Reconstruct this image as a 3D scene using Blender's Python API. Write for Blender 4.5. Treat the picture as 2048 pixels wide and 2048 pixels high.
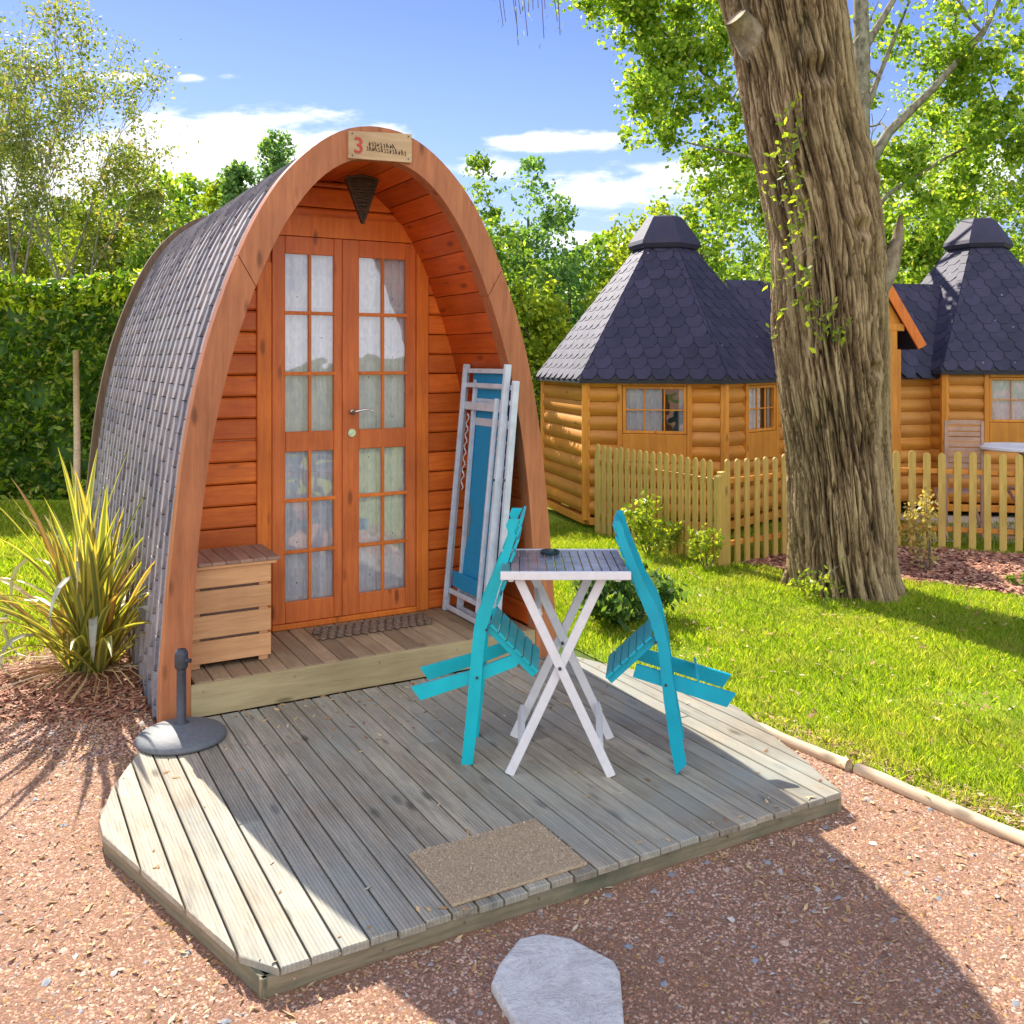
import bpy, math, random
import numpy as np
from mathutils import Vector, Matrix
random.seed(7); RN = np.random.default_rng(11)
R = math.radians
for o in list(bpy.data.objects): bpy.data.objects.remove(o)
scn = bpy.context.scene
COL = scn.collection

# ------------------------------------------------------------ camera
CAMZ = 2.3
cam_d = bpy.data.cameras.new('camera'); cam = bpy.data.objects.new('camera', cam_d); COL.objects.link(cam)
cam.location = (0, 0, CAMZ); cam.rotation_euler = (R(90), 0, 0)
cam_d.sensor_width = 36; cam_d.lens = 36*1884/2048; cam_d.shift_y = -304/2048
cam_d.clip_start = 0.05; cam_d.clip_end = 3000
scn.camera = cam

# ------------------------------------------------------------ sky, sun, exposure
SUN_EL = 41.5
POD_U = (0.8726, 0.4884); POD_D = (-0.4884, 0.8726)       # across the pod, into the pod
sun_h = Vector((POD_D[0]-0.03*POD_U[0], POD_D[1]-0.03*POD_U[1], 0)).normalized()
to_sun = Vector((sun_h.x*math.cos(R(SUN_EL)), sun_h.y*math.cos(R(SUN_EL)), math.sin(R(SUN_EL))))
sl = bpy.data.lights.new('sun', 'SUN'); sl.energy = 4.0; sl.angle = R(0.5); sl.color = (1, 0.93, 0.82)
so = bpy.data.objects.new('sun', sl); COL.objects.link(so)
so.rotation_euler = to_sun.to_track_quat('Z', 'Y').to_euler()
world = bpy.data.worlds.new('World'); scn.world = world; world.use_nodes = True
nt = world.node_tree; nt.nodes.clear()
def N(t, kind, **kw):
    n = t.nodes.new(kind)
    for k, v in kw.items():
        if k[0] == '_': n.inputs[int(k[1:])].default_value = v
        else: setattr(n, k, v)
    return n
def mathn(t, op, a, b=None, c=None, clamp=False):
    n = t.nodes.new('ShaderNodeMath'); n.operation = op; n.use_clamp = clamp
    for i, v in enumerate((a, b, c)):
        if v is None: continue
        if isinstance(v, (int, float)): n.inputs[i].default_value = v
        else: t.links.new(v, n.inputs[i])
    return n.outputs[0]
sky = N(nt, 'ShaderNodeTexSky', sky_type='NISHITA', sun_disc=False)
sky.sun_elevation = R(SUN_EL); sky.sun_rotation = math.atan2(to_sun.x, to_sun.y)
sky.air_density = 1.6; sky.dust_density = 0.15; sky.ozone_density = 4.0; sky.altitude = 0
tc = N(nt, 'ShaderNodeTexCoord'); sp = N(nt, 'ShaderNodeSeparateXYZ'); nt.links.new(tc.outputs['Generated'], sp.inputs[0])
yy = mathn(nt, 'MAXIMUM', mathn(nt, 'ABSOLUTE', sp.outputs[1]), 0.08)
cu = mathn(nt, 'DIVIDE', sp.outputs[0], yy); cv = mathn(nt, 'DIVIDE', sp.outputs[2], yy)
cmb = N(nt, 'ShaderNodeCombineXYZ'); nt.links.new(cu, cmb.inputs[0]); nt.links.new(cv, cmb.inputs[1])
mp = N(nt, 'ShaderNodeMapping'); mp.inputs['Scale'].default_value = (7, 21, 1); nt.links.new(cmb.outputs[0], mp.inputs[0])
n1 = N(nt, 'ShaderNodeTexNoise'); n1.inputs['Scale'].default_value = 1.6; n1.inputs['Detail'].default_value = 9; n1.inputs['Roughness'].default_value = .62
nt.links.new(mp.outputs[0], n1.inputs['Vector'])
nz = mathn(nt, 'SUBTRACT', n1.outputs[0], 0.5)
CL = [(-.30,.212,.20,.062,1.25),(-.50,.19,.22,.07,1.3),(-.19,.225,.10,.032,1.1),(-.41,.300,.050,.010,1.0),(-.345,.299,.03,.007,.7),(-.30,.301,.022,.006,.7),
      (.055,.231,.115,.014,1.05),(.11,.236,.06,.008,.9),(-.015,.205,.05,.018,.8),(.12,.183,.115,.026,1.0),(.18,.20,.09,.02,1.0),(.33,.19,.25,.03,1.0),
      (.03,.15,.2,.02,.5),(.07,.125,.10,.02,.9),(.47,.2,.1,.05,1.1),(-.9,.25,.3,.06,1.1),(.9,.3,.4,.05,1.1)]
acc = None
for (a, b, ra, rb, s) in CL:
    da = mathn(nt, 'POWER', mathn(nt, 'ABSOLUTE', mathn(nt, 'DIVIDE', mathn(nt, 'SUBTRACT', cu, a), ra)), 2)
    db = mathn(nt, 'POWER', mathn(nt, 'ABSOLUTE', mathn(nt, 'DIVIDE', mathn(nt, 'SUBTRACT', cv, b), rb)), 2)
    g = mathn(nt, 'MULTIPLY', mathn(nt, 'EXPONENT', mathn(nt, 'MULTIPLY', mathn(nt, 'ADD', da, db), -1)), s)
    acc = g if acc is None else mathn(nt, 'MAXIMUM', acc, g)
dens = mathn(nt, 'ADD', acc, mathn(nt, 'MULTIPLY', nz, 1.9))
mr = N(nt, 'ShaderNodeMapRange', interpolation_type='SMOOTHSTEP'); mr.inputs[1].default_value = .42; mr.inputs[2].default_value = .95
nt.links.new(dens, mr.inputs[0])
hz = N(nt, 'ShaderNodeMapRange'); hz.inputs[1].default_value = .0; hz.inputs[2].default_value = .34; hz.inputs[3].default_value = .30; hz.inputs[4].default_value = 0
nt.links.new(sp.outputs[2], hz.inputs[0])
hs = N(nt, 'ShaderNodeHueSaturation'); hs.inputs['Saturation'].default_value = 1.02; hs.inputs['Value'].default_value = 1.0
nt.links.new(sky.outputs[0], hs.inputs['Color'])
tint = N(nt, 'ShaderNodeMixRGB', blend_type='MULTIPLY'); tint.inputs[0].default_value = 1; tint.inputs[2].default_value = (.43, .44, .69, 1)
nt.links.new(hs.outputs[0], tint.inputs[1])
dk = N(nt, 'ShaderNodeMapRange'); dk.inputs[1].default_value = .18; dk.inputs[2].default_value = .42; nt.links.new(sp.outputs[2], dk.inputs[0])
zen = N(nt, 'ShaderNodeMixRGB', blend_type='MULTIPLY'); zen.inputs[2].default_value = (.80, .76, .88, 1)
nt.links.new(dk.outputs[0], zen.inputs[0]); nt.links.new(tint.outputs[0], zen.inputs[1])
mh = N(nt, 'ShaderNodeMixRGB'); mh.inputs[2].default_value = (2.7, 3.5, 4.8, 1)
nt.links.new(hz.outputs[0], mh.inputs[0]); nt.links.new(zen.outputs[0], mh.inputs[1])
mc = N(nt, 'ShaderNodeMixRGB'); mc.inputs[2].default_value = (5.6, 5.6, 5.75, 1)
nt.links.new(mr.outputs[0], mc.inputs[0]); nt.links.new(mh.outputs[0], mc.inputs[1])
# unseen bright cloud cover added behind the camera to fill the shaded front
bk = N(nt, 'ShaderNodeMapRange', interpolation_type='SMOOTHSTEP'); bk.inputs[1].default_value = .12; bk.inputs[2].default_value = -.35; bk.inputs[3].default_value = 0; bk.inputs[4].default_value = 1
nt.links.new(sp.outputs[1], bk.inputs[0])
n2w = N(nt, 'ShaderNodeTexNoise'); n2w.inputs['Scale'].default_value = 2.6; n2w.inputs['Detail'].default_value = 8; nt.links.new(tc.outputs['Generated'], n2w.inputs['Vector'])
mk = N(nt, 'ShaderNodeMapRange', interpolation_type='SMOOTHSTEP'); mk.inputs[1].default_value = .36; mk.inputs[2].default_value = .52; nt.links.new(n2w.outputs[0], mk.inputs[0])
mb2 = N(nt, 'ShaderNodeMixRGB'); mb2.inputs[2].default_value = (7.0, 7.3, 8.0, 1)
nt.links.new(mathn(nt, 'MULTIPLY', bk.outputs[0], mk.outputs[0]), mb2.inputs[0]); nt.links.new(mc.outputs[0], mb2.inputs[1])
bg = N(nt, 'ShaderNodeBackground'); bg.inputs['Strength'].default_value = 0.10
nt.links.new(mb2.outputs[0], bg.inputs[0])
wo = N(nt, 'ShaderNodeOutputWorld'); nt.links.new(bg.outputs[0], wo.inputs[0])
scn.view_settings.view_transform = 'Standard'; scn.view_settings.look = 'None'
scn.view_settings.exposure = 1.30; scn.view_settings.gamma = 1
scn.render.engine = 'CYCLES'
scn.cycles.max_bounces = 6; scn.cycles.diffuse_bounces = 3; scn.cycles.glossy_bounces = 3
scn.cycles.transmission_bounces = 4; scn.cycles.transparent_max_bounces = 6

# ------------------------------------------------------------ materials
def newmat(name):
    m = bpy.data.materials.new(name); m.use_nodes = True; t = m.node_tree; t.nodes.clear()
    out = t.nodes.new('ShaderNodeOutputMaterial'); return m, t, out
def ramp(t, fac, stops, interp='LINEAR'):
    r = t.nodes.new('ShaderNodeValToRGB'); r.color_ramp.interpolation = interp
    e = r.color_ramp.elements
    while len(e) < len(stops): e.new(0.5)
    for i, (p, c) in enumerate(stops): e[i].position = p; e[i].color = (*c, 1)
    t.links.new(fac, r.inputs[0]); return r.outputs[0]
def noise(t, vec, scale, detail=4, rough=.55, dist=0):
    n = t.nodes.new('ShaderNodeTexNoise'); n.inputs['Scale'].default_value = scale; n.inputs['Detail'].default_value = detail
    n.inputs['Roughness'].default_value = rough; n.inputs['Distortion'].default_value = dist
    t.links.new(vec, n.inputs['Vector']); return n.outputs[0]
def mapping(t, vec, scale=(1,1,1), rot=(0,0,0)):
    n = t.nodes.new('ShaderNodeMapping'); n.inputs['Scale'].default_value = scale; n.inputs['Rotation'].default_value = rot
    t.links.new(vec, n.inputs[0]); return n.outputs[0]
def objco(t): return t.nodes.new('ShaderNodeTexCoord').outputs['Object']
def island(t): return t.nodes.new('ShaderNodeNewGeometry').outputs['Random Per Island']
def mix(t, fac, a, b, mode='MIX'):
    n = t.nodes.new('ShaderNodeMixRGB'); n.blend_type = mode
    for i, v in ((0, fac), (1, a), (2, b)):
        if isinstance(v, (int, float)): n.inputs[i].default_value = v
        elif isinstance(v, tuple): n.inputs[i].default_value = (*v, 1)
        else: t.links.new(v, n.inputs[i])
    return n.outputs[0]
def bump(t, h, strength=.3, dist=.01, prev=None):
    n = t.nodes.new('ShaderNodeBump'); n.inputs['Strength'].default_value = strength; n.inputs['Distance'].default_value = dist
    t.links.new(h, n.inputs['Height'])
    if prev is not None: t.links.new(prev, n.inputs['Normal'])
    return n.outputs[0]
def bsdf(t, out, col, rough=.6, nrm=None, metal=0, spec=.5, coat=0):
    b = t.nodes.new('ShaderNodeBsdfPrincipled')
    if isinstance(col, tuple): b.inputs['Base Color'].default_value = (*col, 1)
    else: t.links.new(col, b.inputs['Base Color'])
    if isinstance(rough, (int, float)): b.inputs['Roughness'].default_value = rough
    else: t.links.new(rough, b.inputs['Roughness'])
    b.inputs['Metallic'].default_value = metal; b.inputs['Specular IOR Level'].default_value = spec
    b.inputs['Coat Weight'].default_value = coat
    if nrm is not None: t.links.new(nrm, b.inputs['Normal'])
    t.links.new(b.outputs[0], out.inputs[0]); return b

def wood(name, c1, c2, axis='x', fine=1.0, rough=.55, var=.35, knots=True, groove=None, stain=None, spec=.35, tintvar=None):
    m, t, out = newmat(name)
    co = objco(t); rnd = island(t)
    # shift each plank's grain so that neighbouring boards differ
    sh = t.nodes.new('ShaderNodeVectorMath'); sh.operation = 'ADD'
    cmbn = t.nodes.new('ShaderNodeCombineXYZ')
    for i in range(3): t.links.new(mathn(t, 'MULTIPLY', rnd, 37.0+11*i), cmbn.inputs[i])
    t.links.new(co, sh.inputs[0]); t.links.new(cmbn.outputs[0], sh.inputs[1])
    sc = {'x': (1.2, 16, 16), 'y': (16, 1.2, 16), 'z': (16, 16, 1.2)}[axis]
    v = mapping(t, sh.outputs[0], tuple(s*fine for s in sc))
    g1 = noise(t, v, 2.2, 6, .6, .6)
    g2 = noise(t, mapping(t, sh.outputs[0], tuple(s*fine*4 for s in sc)), 3, 3, .6)
    g = mathn(t, 'ADD', mathn(t, 'MULTIPLY', g1, .7), mathn(t, 'MULTIPLY', g2, .3))
    col = ramp(t, g, [(.3, c2), (.62, c1)])
    big = noise(t, sh.outputs[0], 1.7, 3, .5)
    col = mix(t, 1.0, col, ramp(t, big, [(.3, (.78, .74, .72)), (.7, (1.08, 1.08, 1.08))]), 'MULTIPLY')
    col = mix(t, 1.0, col, ramp(t, rnd, [(0, (1-var,)*3), (.5, (1, 1, 1)), (1, (1+var*.35,)*3)]), 'MULTIPLY')
    if tintvar: col = mix(t, mathn(t, 'MULTIPLY', mathn(t, 'FRACT', mathn(t, 'MULTIPLY', rnd, 7.3)), .6), col, tintvar)
    if knots:
        vo = t.nodes.new('ShaderNodeTexVoronoi'); vo.inputs['Scale'].default_value = 1.0
        ks = {'x': (2.2, 7, 7), 'y': (7, 2.2, 7), 'z': (7, 7, 2.2)}[axis]
        t.links.new(mapping(t, sh.outputs[0], ks), vo.inputs['Vector'])
        kf = t.nodes.new('ShaderNodeMapRange'); kf.inputs[1].default_value = .07; kf.inputs[2].default_value = .17
        kf.inputs[3].default_value = .75; kf.inputs[4].default_value = 0
        t.links.new(vo.outputs['Distance'], kf.inputs[0])
        col = mix(t, kf.outputs[0], col, tuple(x*.35 for x in c2))
    h = g
    if stain:
        st = noise(t, mapping(t, co, (1, 1, 1)), 1.1, 6, .7, .5)
        col = mix(t, ramp(t, st, [(.42, (0, 0, 0)), (.75, (1, 1, 1))]), col, stain)
    nrm = bump(t, h, .35, .004)
    if groove:
        ax, freq = groove
        s = t.nodes.new('ShaderNodeSeparateXYZ'); t.links.new(co, s.inputs[0])
        w = mathn(t, 'SINE', mathn(t, 'MULTIPLY', s.outputs['xyz'.index(ax)], freq*2*math.pi))
        nrm = bump(t, w, .45, .0025, nrm)
    bsdf(t, out, col, rough, nrm, spec=spec); return m

def plain(name, c, rough=.5, var=.12, scale=12, metal=0, bumpd=.0015, spec=.5, c2=None):
    m, t, out = newmat(name); co = objco(t)
    n = noise(t, co, scale, 6, .65)
    c2 = c2 or tuple(x*(1-var*2) for x in c)
    col = ramp(t, n, [(.32, c2), (.68, c)])
    bsdf(t, out, col, rough, bump(t, n, .4, bumpd), metal, spec); return m

def leafmat(name, stops, trans=.45, gloss=.25, rough=.4, tcol=1.35):
    m, t, out = newmat(name); r = island(t)
    col = ramp(t, r, stops)
    if name == 'grass_blade':
        nb_ = noise(t, objco(t), 1.3, 5, .7); col = mix(t, ramp(t, nb_, [(.48, (0,0,0)), (.70, (.6,.6,.6))]), col, (.52,.46,.14))
        nc_ = noise(t, objco(t), .7, 3, .5); col = mix(t, 1.0, col, ramp(t, nc_, [(.35, (.80,.86,.8)), (.65, (1.08,1.05,1))]), 'MULTIPLY')
    b = t.nodes.new('ShaderNodeBsdfPrincipled'); t.links.new(col, b.inputs['Base Color']); b.inputs['Roughness'].default_value = rough
    b.inputs['Specular IOR Level'].default_value = gloss
    tr = t.nodes.new('ShaderNodeBsdfTranslucent')
    t.links.new(mix(t, 1.0, col, (tcol*1.25, tcol*1.2, tcol*.45), 'MULTIPLY'), tr.inputs[0])
    ms = t.nodes.new('ShaderNodeMixShader'); ms.inputs[0].default_value = trans
    t.links.new(b.outputs[0], ms.inputs[1]); t.links.new(tr.outputs[0], ms.inputs[2]); t.links.new(ms.outputs[0], out.inputs[0])
    return m

def stonesmat(name, stops, rough=.85):
    m, t, out = newmat(name); col = ramp(t, island(t), stops, 'CONSTANT')
    if name == 'gravel_chips':
        nb_ = noise(t, objco(t), 1.6, 5, .7); col = mix(t, ramp(t, nb_, [(.42, (0,0,0)), (.68, (.75,.75,.75))]), col, mix(t, 1.0, col, (.72,.62,.42), 'MULTIPLY'))
        col = mix(t, 1.0, col, (.90,.90,.88), 'MULTIPLY')
    n = noise(t, objco(t), 60, 3)
    col = mix(t, 1.0, col, ramp(t, n, [(.3, (.75,)*3), (.7, (1.15,)*3)]), 'MULTIPLY')
    bsdf(t, out, col, rough); return m

# ------------------------------------------------------------ mesh helpers
class MB:
    def __init__(s): s.v = []; s.f = []; s.m = []
    def add(s, vs, fs, mi=0):
        b = len(s.v); s.v += [tuple(p) for p in vs]; s.f += [tuple(i+b for i in f) for f in fs]; s.m += [mi]*len(fs)
    def box(s, x0, x1, y0, y1, z0, z1, mi=0, bev=0):
        s.obox(((x0+x1)/2, (y0+y1)/2, (z0+z1)/2), (x1-x0, 0, 0), (0, y1-y0, 0), (0, 0, z1-z0), mi, bev)
    def obox(s, c, ax, ay, az, mi=0, bev=0):
        c, ax, ay, az = map(Vector, (c, ax, ay, az))
        bev = bev or min(ax.length, ay.length, az.length)*.12
        hx, hy, hz = ax.length/2, ay.length/2, az.length/2
        ex, ey, ez = ax.normalized(), ay.normalized(), az.normalized()
        bev = min(bev, .008, hx*.45, hy*.45, hz*.45)
        vs = []; idx = {}
        for sx in (-1, 1):
            for sy in (-1, 1):
                for sz in (-1, 1):
                    for k in range(3):
                        h = [hx-bev, hy-bev, hz-bev]; h[k] += bev
                        idx[(sx, sy, sz, k)] = len(vs)
                        vs.append(c+ex*sx*h[0]+ey*sy*h[1]+ez*sz*h[2])
        fs = []
        S = (-1, 1)
        for k in range(3):
            a, b = [(1, 2), (2, 0), (0, 1)][k]
            for sg in S:
                q = []
                for (p, r) in ((-1, -1), (1, -1), (1, 1), (-1, 1)):
                    sgn = [0, 0, 0]; sgn[k] = sg; sgn[a] = p; sgn[b] = r
                    q.append(idx[(*sgn, k)])
                fs.append(q if sg > 0 else q[::-1])
        for a, b, k in ((0, 1, 2), (1, 2, 0), (2, 0, 1)):
            for p in S:
                for r in S:
                    s0 = [0, 0, 0]; s0[a] = p; s0[b] = r
                    s1 = list(s0); s0[k] = -1; s1[k] = 1
                    q = [idx[(*s0, a)], idx[(*s0, b)], idx[(*s1, b)], idx[(*s1, a)]]
                    fs.append(q if p*r < 0 else q[::-1])
        for sx in S:
            for sy in S:
                for sz in S:
                    q = [idx[(sx, sy, sz, k)] for k in range(3)]
                    fs.append(q if sx*sy*sz > 0 else q[::-1])
        s.add(vs, fs, mi)
    def bar(s, p0, p1, w, h, side=(0, 1, 0), mi=0):
        p0, p1 = Vector(p0), Vector(p1); d = p1-p0; sd = Vector(side); sd = (sd-d.normalized()*sd.dot(d.normalized())).normalized()
        up = sd.cross(d.normalized())
        s.obox((p0+p1)/2, d, sd*w, up*h, mi)
    def prism(s, poly, e, mi=0):
        e = Vector(e); n = len(poly); P = [Vector(p) for p in poly]
        s.add(P+[p+e for p in P], [tuple(range(n))[::-1], tuple(range(n, 2*n))]+[(i, (i+1) % n, n+(i+1) % n, n+i) for i in range(n)], mi)
    def tube(s, pts, rad, n=8, mi=0, cap=True):
        pts = [Vector(p) for p in pts]; rings = []
        if isinstance(rad, (int, float)): rad = [rad]*len(pts)
        up = Vector((0, 0, 1)); vs = []
        for i, p in enumerate(pts):
            d = (pts[min(i+1, len(pts)-1)]-pts[max(i-1, 0)]).normalized()
            a = d.cross(up)
            if a.length < .1: a = d.cross(Vector((1, 0, 0)))
            a.normalize(); b = d.cross(a)
            for k in range(n):
                th = 2*math.pi*k/n; vs.append(p+(a*math.cos(th)+b*math.sin(th))*rad[i])
        fs = []
        for i in range(len(pts)-1):
            for k in range(n):
                k2 = (k+1) % n; fs.append((i*n+k, i*n+k2, (i+1)*n+k2, (i+1)*n+k))
        if cap: fs += [tuple(range(n)), tuple(range((len(pts)-1)*n, len(pts)*n))[::-1]]
        s.add(vs, fs, mi)
    def lathe(s, c, prof, n=32, mi=0):
        vs = []; 
        for r, z in prof:
            for k in range(n):
                th = 2*math.pi*k/n; vs.append((c[0]+r*math.cos(th), c[1]+r*math.sin(th), c[2]+z))
        fs = [(i*n+k, i*n+(k+1) % n, (i+1)*n+(k+1) % n, (i+1)*n+k) for i in range(len(prof)-1) for k in range(n)]
        fs += [tuple(range(n))[::-1], tuple(range((len(prof)-1)*n, len(prof)*n))]
        s.add(vs, fs, mi)
    def build(s, name, mats, parent=None, smooth=False):
        me = bpy.data.meshes.new(name); me.from_pydata(s.v, [], s.f)
        if not isinstance(mats, (list, tuple)): mats = [mats]
        for m in mats: me.materials.append(m)
        if len(mats) > 1: me.polygons.foreach_set('material_index', s.m)
        if smooth:
            me.polygons.foreach_set('use_smooth', [True]*len(me.polygons))
        me.update(); o = bpy.data.objects.new(name, me); COL.objects.link(o)
        if parent: o.parent = parent
        return o
def quick(name, mats, parent, fn, smooth=False, label=None):
    b = MB(); fn(b); o = b.build(name, mats, parent, smooth)
    if label: o['label'] = label
    return o
def tag(o, label=None, cat=None, group=None, kind=None):
    if label: o['label'] = label
    if cat: o['category'] = cat
    if group: o['group'] = group
    if kind: o['kind'] = kind
    return o
def thing(name, label, cat, loc=(0, 0, 0), rz=0, group=None):
    o = bpy.data.objects.new(name, None); COL.objects.link(o); o.location = loc; o.rotation_euler = (0, 0, rz)
    o.empty_display_size = .2
    return tag(o, label, cat, group)
def arrmesh(name, V, nper, mats, parent=None, smooth=False, faces=None):
    """V: (N*nper,3) array, one polygon of nper verts per item (or shared faces pattern)"""
    me = bpy.data.meshes.new(name); V = np.ascontiguousarray(V, dtype=np.float32); nv = len(V)
    if faces is None:
        nf = nv//nper; loops = np.arange(nv, dtype=np.int32); starts = np.arange(0, nv, nper, dtype=np.int32)
        tot = np.full(nf, nper, dtype=np.int32)
    else:
        F = np.array(faces, dtype=np.int32); k = F.shape[1]; ni = nv//nper
        loops = (F[None]+(np.arange(ni)*nper)[:, None, None]).reshape(-1).astype(np.int32); nf = ni*len(F)
        starts = np.arange(0, nf*k, k, dtype=np.int32); tot = np.full(nf, k, dtype=np.int32)
    me.vertices.add(nv); me.vertices.foreach_set('co', V.reshape(-1))
    me.loops.add(len(loops)); me.loops.foreach_set('vertex_index', loops)
    me.polygons.add(nf); me.polygons.foreach_set('loop_start', starts); me.polygons.foreach_set('loop_total', tot)
    if smooth: me.polygons.foreach_set('use_smooth', np.ones(nf, dtype=bool))
    if not isinstance(mats, (list, tuple)): mats = [mats]
    for m in mats: me.materials.append(m)
    me.update(calc_edges=True); me.validate()
    o = bpy.data.objects.new(name, me); COL.objects.link(o)
    if parent: o.parent = parent
    return o
def unit(a): return a/np.maximum(np.linalg.norm(a, axis=-1, keepdims=True), 1e-9)
def leaves(name, P, size, mat, parent=None, aspect=.55, bias=(0, 0, .35), jit=.4, droop=0):
    """rhombic leaves at P"""
    n = len(P); L = size*(1+jit*(RN.random(n)*2-1))
    nrm = unit(RN.normal(size=(n, 3))+np.array(bias)); t = unit(np.cross(nrm, RN.normal(size=(n, 3))))
    if droop: t = unit(t+np.array((0, 0, -droop))); 
    b = unit(np.cross(nrm, t)); L = L[:, None]; W = L*aspect*.5
    V = np.stack([P-t*L*.5, P+b*W-t*L*.05, P+t*L*.5, P-b*W-t*L*.05], 1).reshape(-1, 3)
    return arrmesh(name, V, 4, mat, parent)
def vnoise(p, seed=0):
    """value noise on (N,3)"""
    i = np.floor(p).astype(np.int64); f = p-i; f = f*f*(3-2*f)
    def h(ix, iy, iz):
        n = (ix*374761393+iy*668265263+iz*2147483647+seed*1442695041) & 0xffffffff
        n = ((n ^ (n >> 13))*1274126177) & 0xffffffff
        return ((n ^ (n >> 16)) & 0xffff)/65535.0
    r = 0
    for dx in (0, 1):
        for dy in (0, 1):
            for dz in (0, 1):
                w = (f[:, 0] if dx else 1-f[:, 0])*(f[:, 1] if dy else 1-f[:, 1])*(f[:, 2] if dz else 1-f[:, 2])
                r = r+w*h(i[:, 0]+dx, i[:, 1]+dy, i[:, 2]+dz)
    return r
def fbm(p, o=4, seed=0):
    r = 0; a = .5; s = 0
    for k in range(o): r = r+a*vnoise(p*2**k, seed+k); s += a; a *= .5
    return r/s
def inpoly(x, y, poly):
    c = np.zeros(len(x), bool); n = len(poly)
    for i in range(n):
        x0, y0 = poly[i]; x1, y1 = poly[(i+1) % n]
        if y0 == y1: continue
        cond = ((y0 > y) != (y1 > y)) & (x < (x1-x0)*(y-y0)/(y1-y0)+x0); c ^= cond
    return c
# ------------------------------------------------------------ material set
M = {}
M['deck'] = wood('deck_board_wood', (.49,.425,.31), (.215,.20,.155), 'y', 1.0, .7, .3, True, ('x', 62), (.30,.325,.285), .25)
M['fascia'] = wood('weathered_fascia_wood', (.36,.30,.19), (.15,.13,.08), 'x', .8, .7, .25, True, None, (.12,.13,.08))
M['riser'] = wood('treated_pine_board', (.52,.42,.22), (.36,.28,.13), 'x', .8, .6, .15, True)
M['porch'] = wood('porch_floor_wood', (.50,.37,.22), (.29,.20,.12), 'y', 1, .6, .35, True, ('x', 62), (.28,.19,.11))
M['arch'] = wood('arch_stained_wood', (.51,.195,.078), (.33,.11,.043), 'z', .6, .5, .12, True)
M['plank'] = wood('orange_stained_plank', (.88,.235,.026), (.60,.11,.014), 'x', .9, .45, .3, True, None, (.50,.08,.015), .4)
M['lining'] = wood('red_stained_lining', (.70,.14,.014), (.46,.065,.010), 'y', .9, .4, .3, True)
M['door'] = wood('door_stained_wood', (.74,.20,.045), (.54,.12,.028), 'z', .8, .4, .1, True)
M['trim'] = wood('trim_stained_wood', (.84,.235,.028), (.60,.13,.02), 'z', .8, .42, .12, True)
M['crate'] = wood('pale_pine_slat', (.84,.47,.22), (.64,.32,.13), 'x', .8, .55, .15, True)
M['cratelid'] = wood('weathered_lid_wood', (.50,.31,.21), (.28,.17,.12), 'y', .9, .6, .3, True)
M['log'] = wood('golden_log_wood', (.78,.33,.04), (.52,.18,.02), 'x', .6, .5, .25, True, None, (.50,.19,.03), tintvar=(.62,.30,.08))
M['hutpost'] = wood('golden_post_wood', (.78,.33,.045), (.54,.20,.022), 'z', .7, .5, .15, True)
M['fence'] = wood('fence_pine', (.72,.48,.13), (.47,.31,.08), 'z', .8, .6, .25, True, tintvar=(.46,.40,.08))
M['edgelog'] = wood('edging_log_wood', (.68,.54,.37), (.46,.34,.22), 'x', .5, .7, .2, True)
M['white'] = plain('white_paint', (.80,.78,.78), .4, .06, 20)
M['tabtop'] = plain('worn_white_sky_tint', (.27,.29,.35), .20, .25, 9, c2=(.12,.14,.19))  # worn white slats, with the sky's blue-grey reflection put into the colour
M['tabpink'] = plain('pinkish_worn_paint', (.50,.30,.28), .3, .2, 14)
M['tabteal'] = plain('greenish_worn_paint', (.16,.24,.24), .3, .2, 14)
def worn(name, c, c2, wear):
    m, t, out = newmat(name); co = objco(t); n = noise(t, co, 5, 5, .6); n2 = noise(t, mapping(t, co, (1, 1, .35)), 46, 4, .7); r = island(t)
    col = ramp(t, n, [(.35, c2), (.65, c)]); col = mix(t, 1.0, col, ramp(t, r, [(0, (.88,.88,.88)), (1, (1.06,1.06,1.06))]), 'MULTIPLY')
    col = mix(t, ramp(t, n2, [(.68, (0,0,0)), (.72, (1,1,1))]), col, wear)
    bsdf(t, out, col, .42, bump(t, n2, .25, .002)); return m
M['teal'] = worn('turquoise_paint', (.0,.52,.58), (.0,.43,.49), (.10,.40,.38))
M['teal2'] = worn('deep_turquoise_paint', (.0,.42,.54), (.0,.34,.45), (.08,.30,.30))
M['greypaint'] = plain('pale_grey_paint', (.66,.73,.80), .45, .12, 12)
M['bluecloth'] = plain('blue_canvas', (.01,.30,.58), .75, .06, 30)
M['iron'] = plain('dark_plastic', (.055,.06,.075), .45, .2, 30)
M['concrete'] = plain('dark_resin_base', (.15,.16,.17), .6, .15, 50, bumpd=.003)
M['chrome'] = plain('brushed_metal', (.75,.74,.70), .22, .04, 40, 1)
M['stone'] = plain('white_flagstone', (.72,.69,.62), .8, .05, 7, bumpd=.012, c2=(.62,.60,.55))
def slabmat():
    m, t, out = newmat('white_flagstone'); co = objco(t); n = noise(t, co, 6, 8, .7, .6); n2 = noise(t, co, 40, 5, .7); n3 = noise(t, mapping(t, co, (3, 9, 3), (0, 0, .5)), 1.1, 6, .75, 1.5)
    col = ramp(t, n, [(.30, (.47,.45,.41)), (.5, (.66,.64,.59)), (.7, (.76,.74,.69))])
    col = mix(t, ramp(t, n3, [(.485, (0,0,0)), (.50, (.8,.8,.8)), (.515, (0,0,0))]), col, (.36,.32,.27))
    col = mix(t, ramp(t, n2, [(.60, (0,0,0)), (.72, (.7,.7,.7))]), col, (.50,.42,.33))
    bsdf(t, out, col, .85, bump(t, n2, .5, .006, bump(t, n, .8, .03)), spec=.2); return m
M['stone'] = slabmat()
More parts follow.
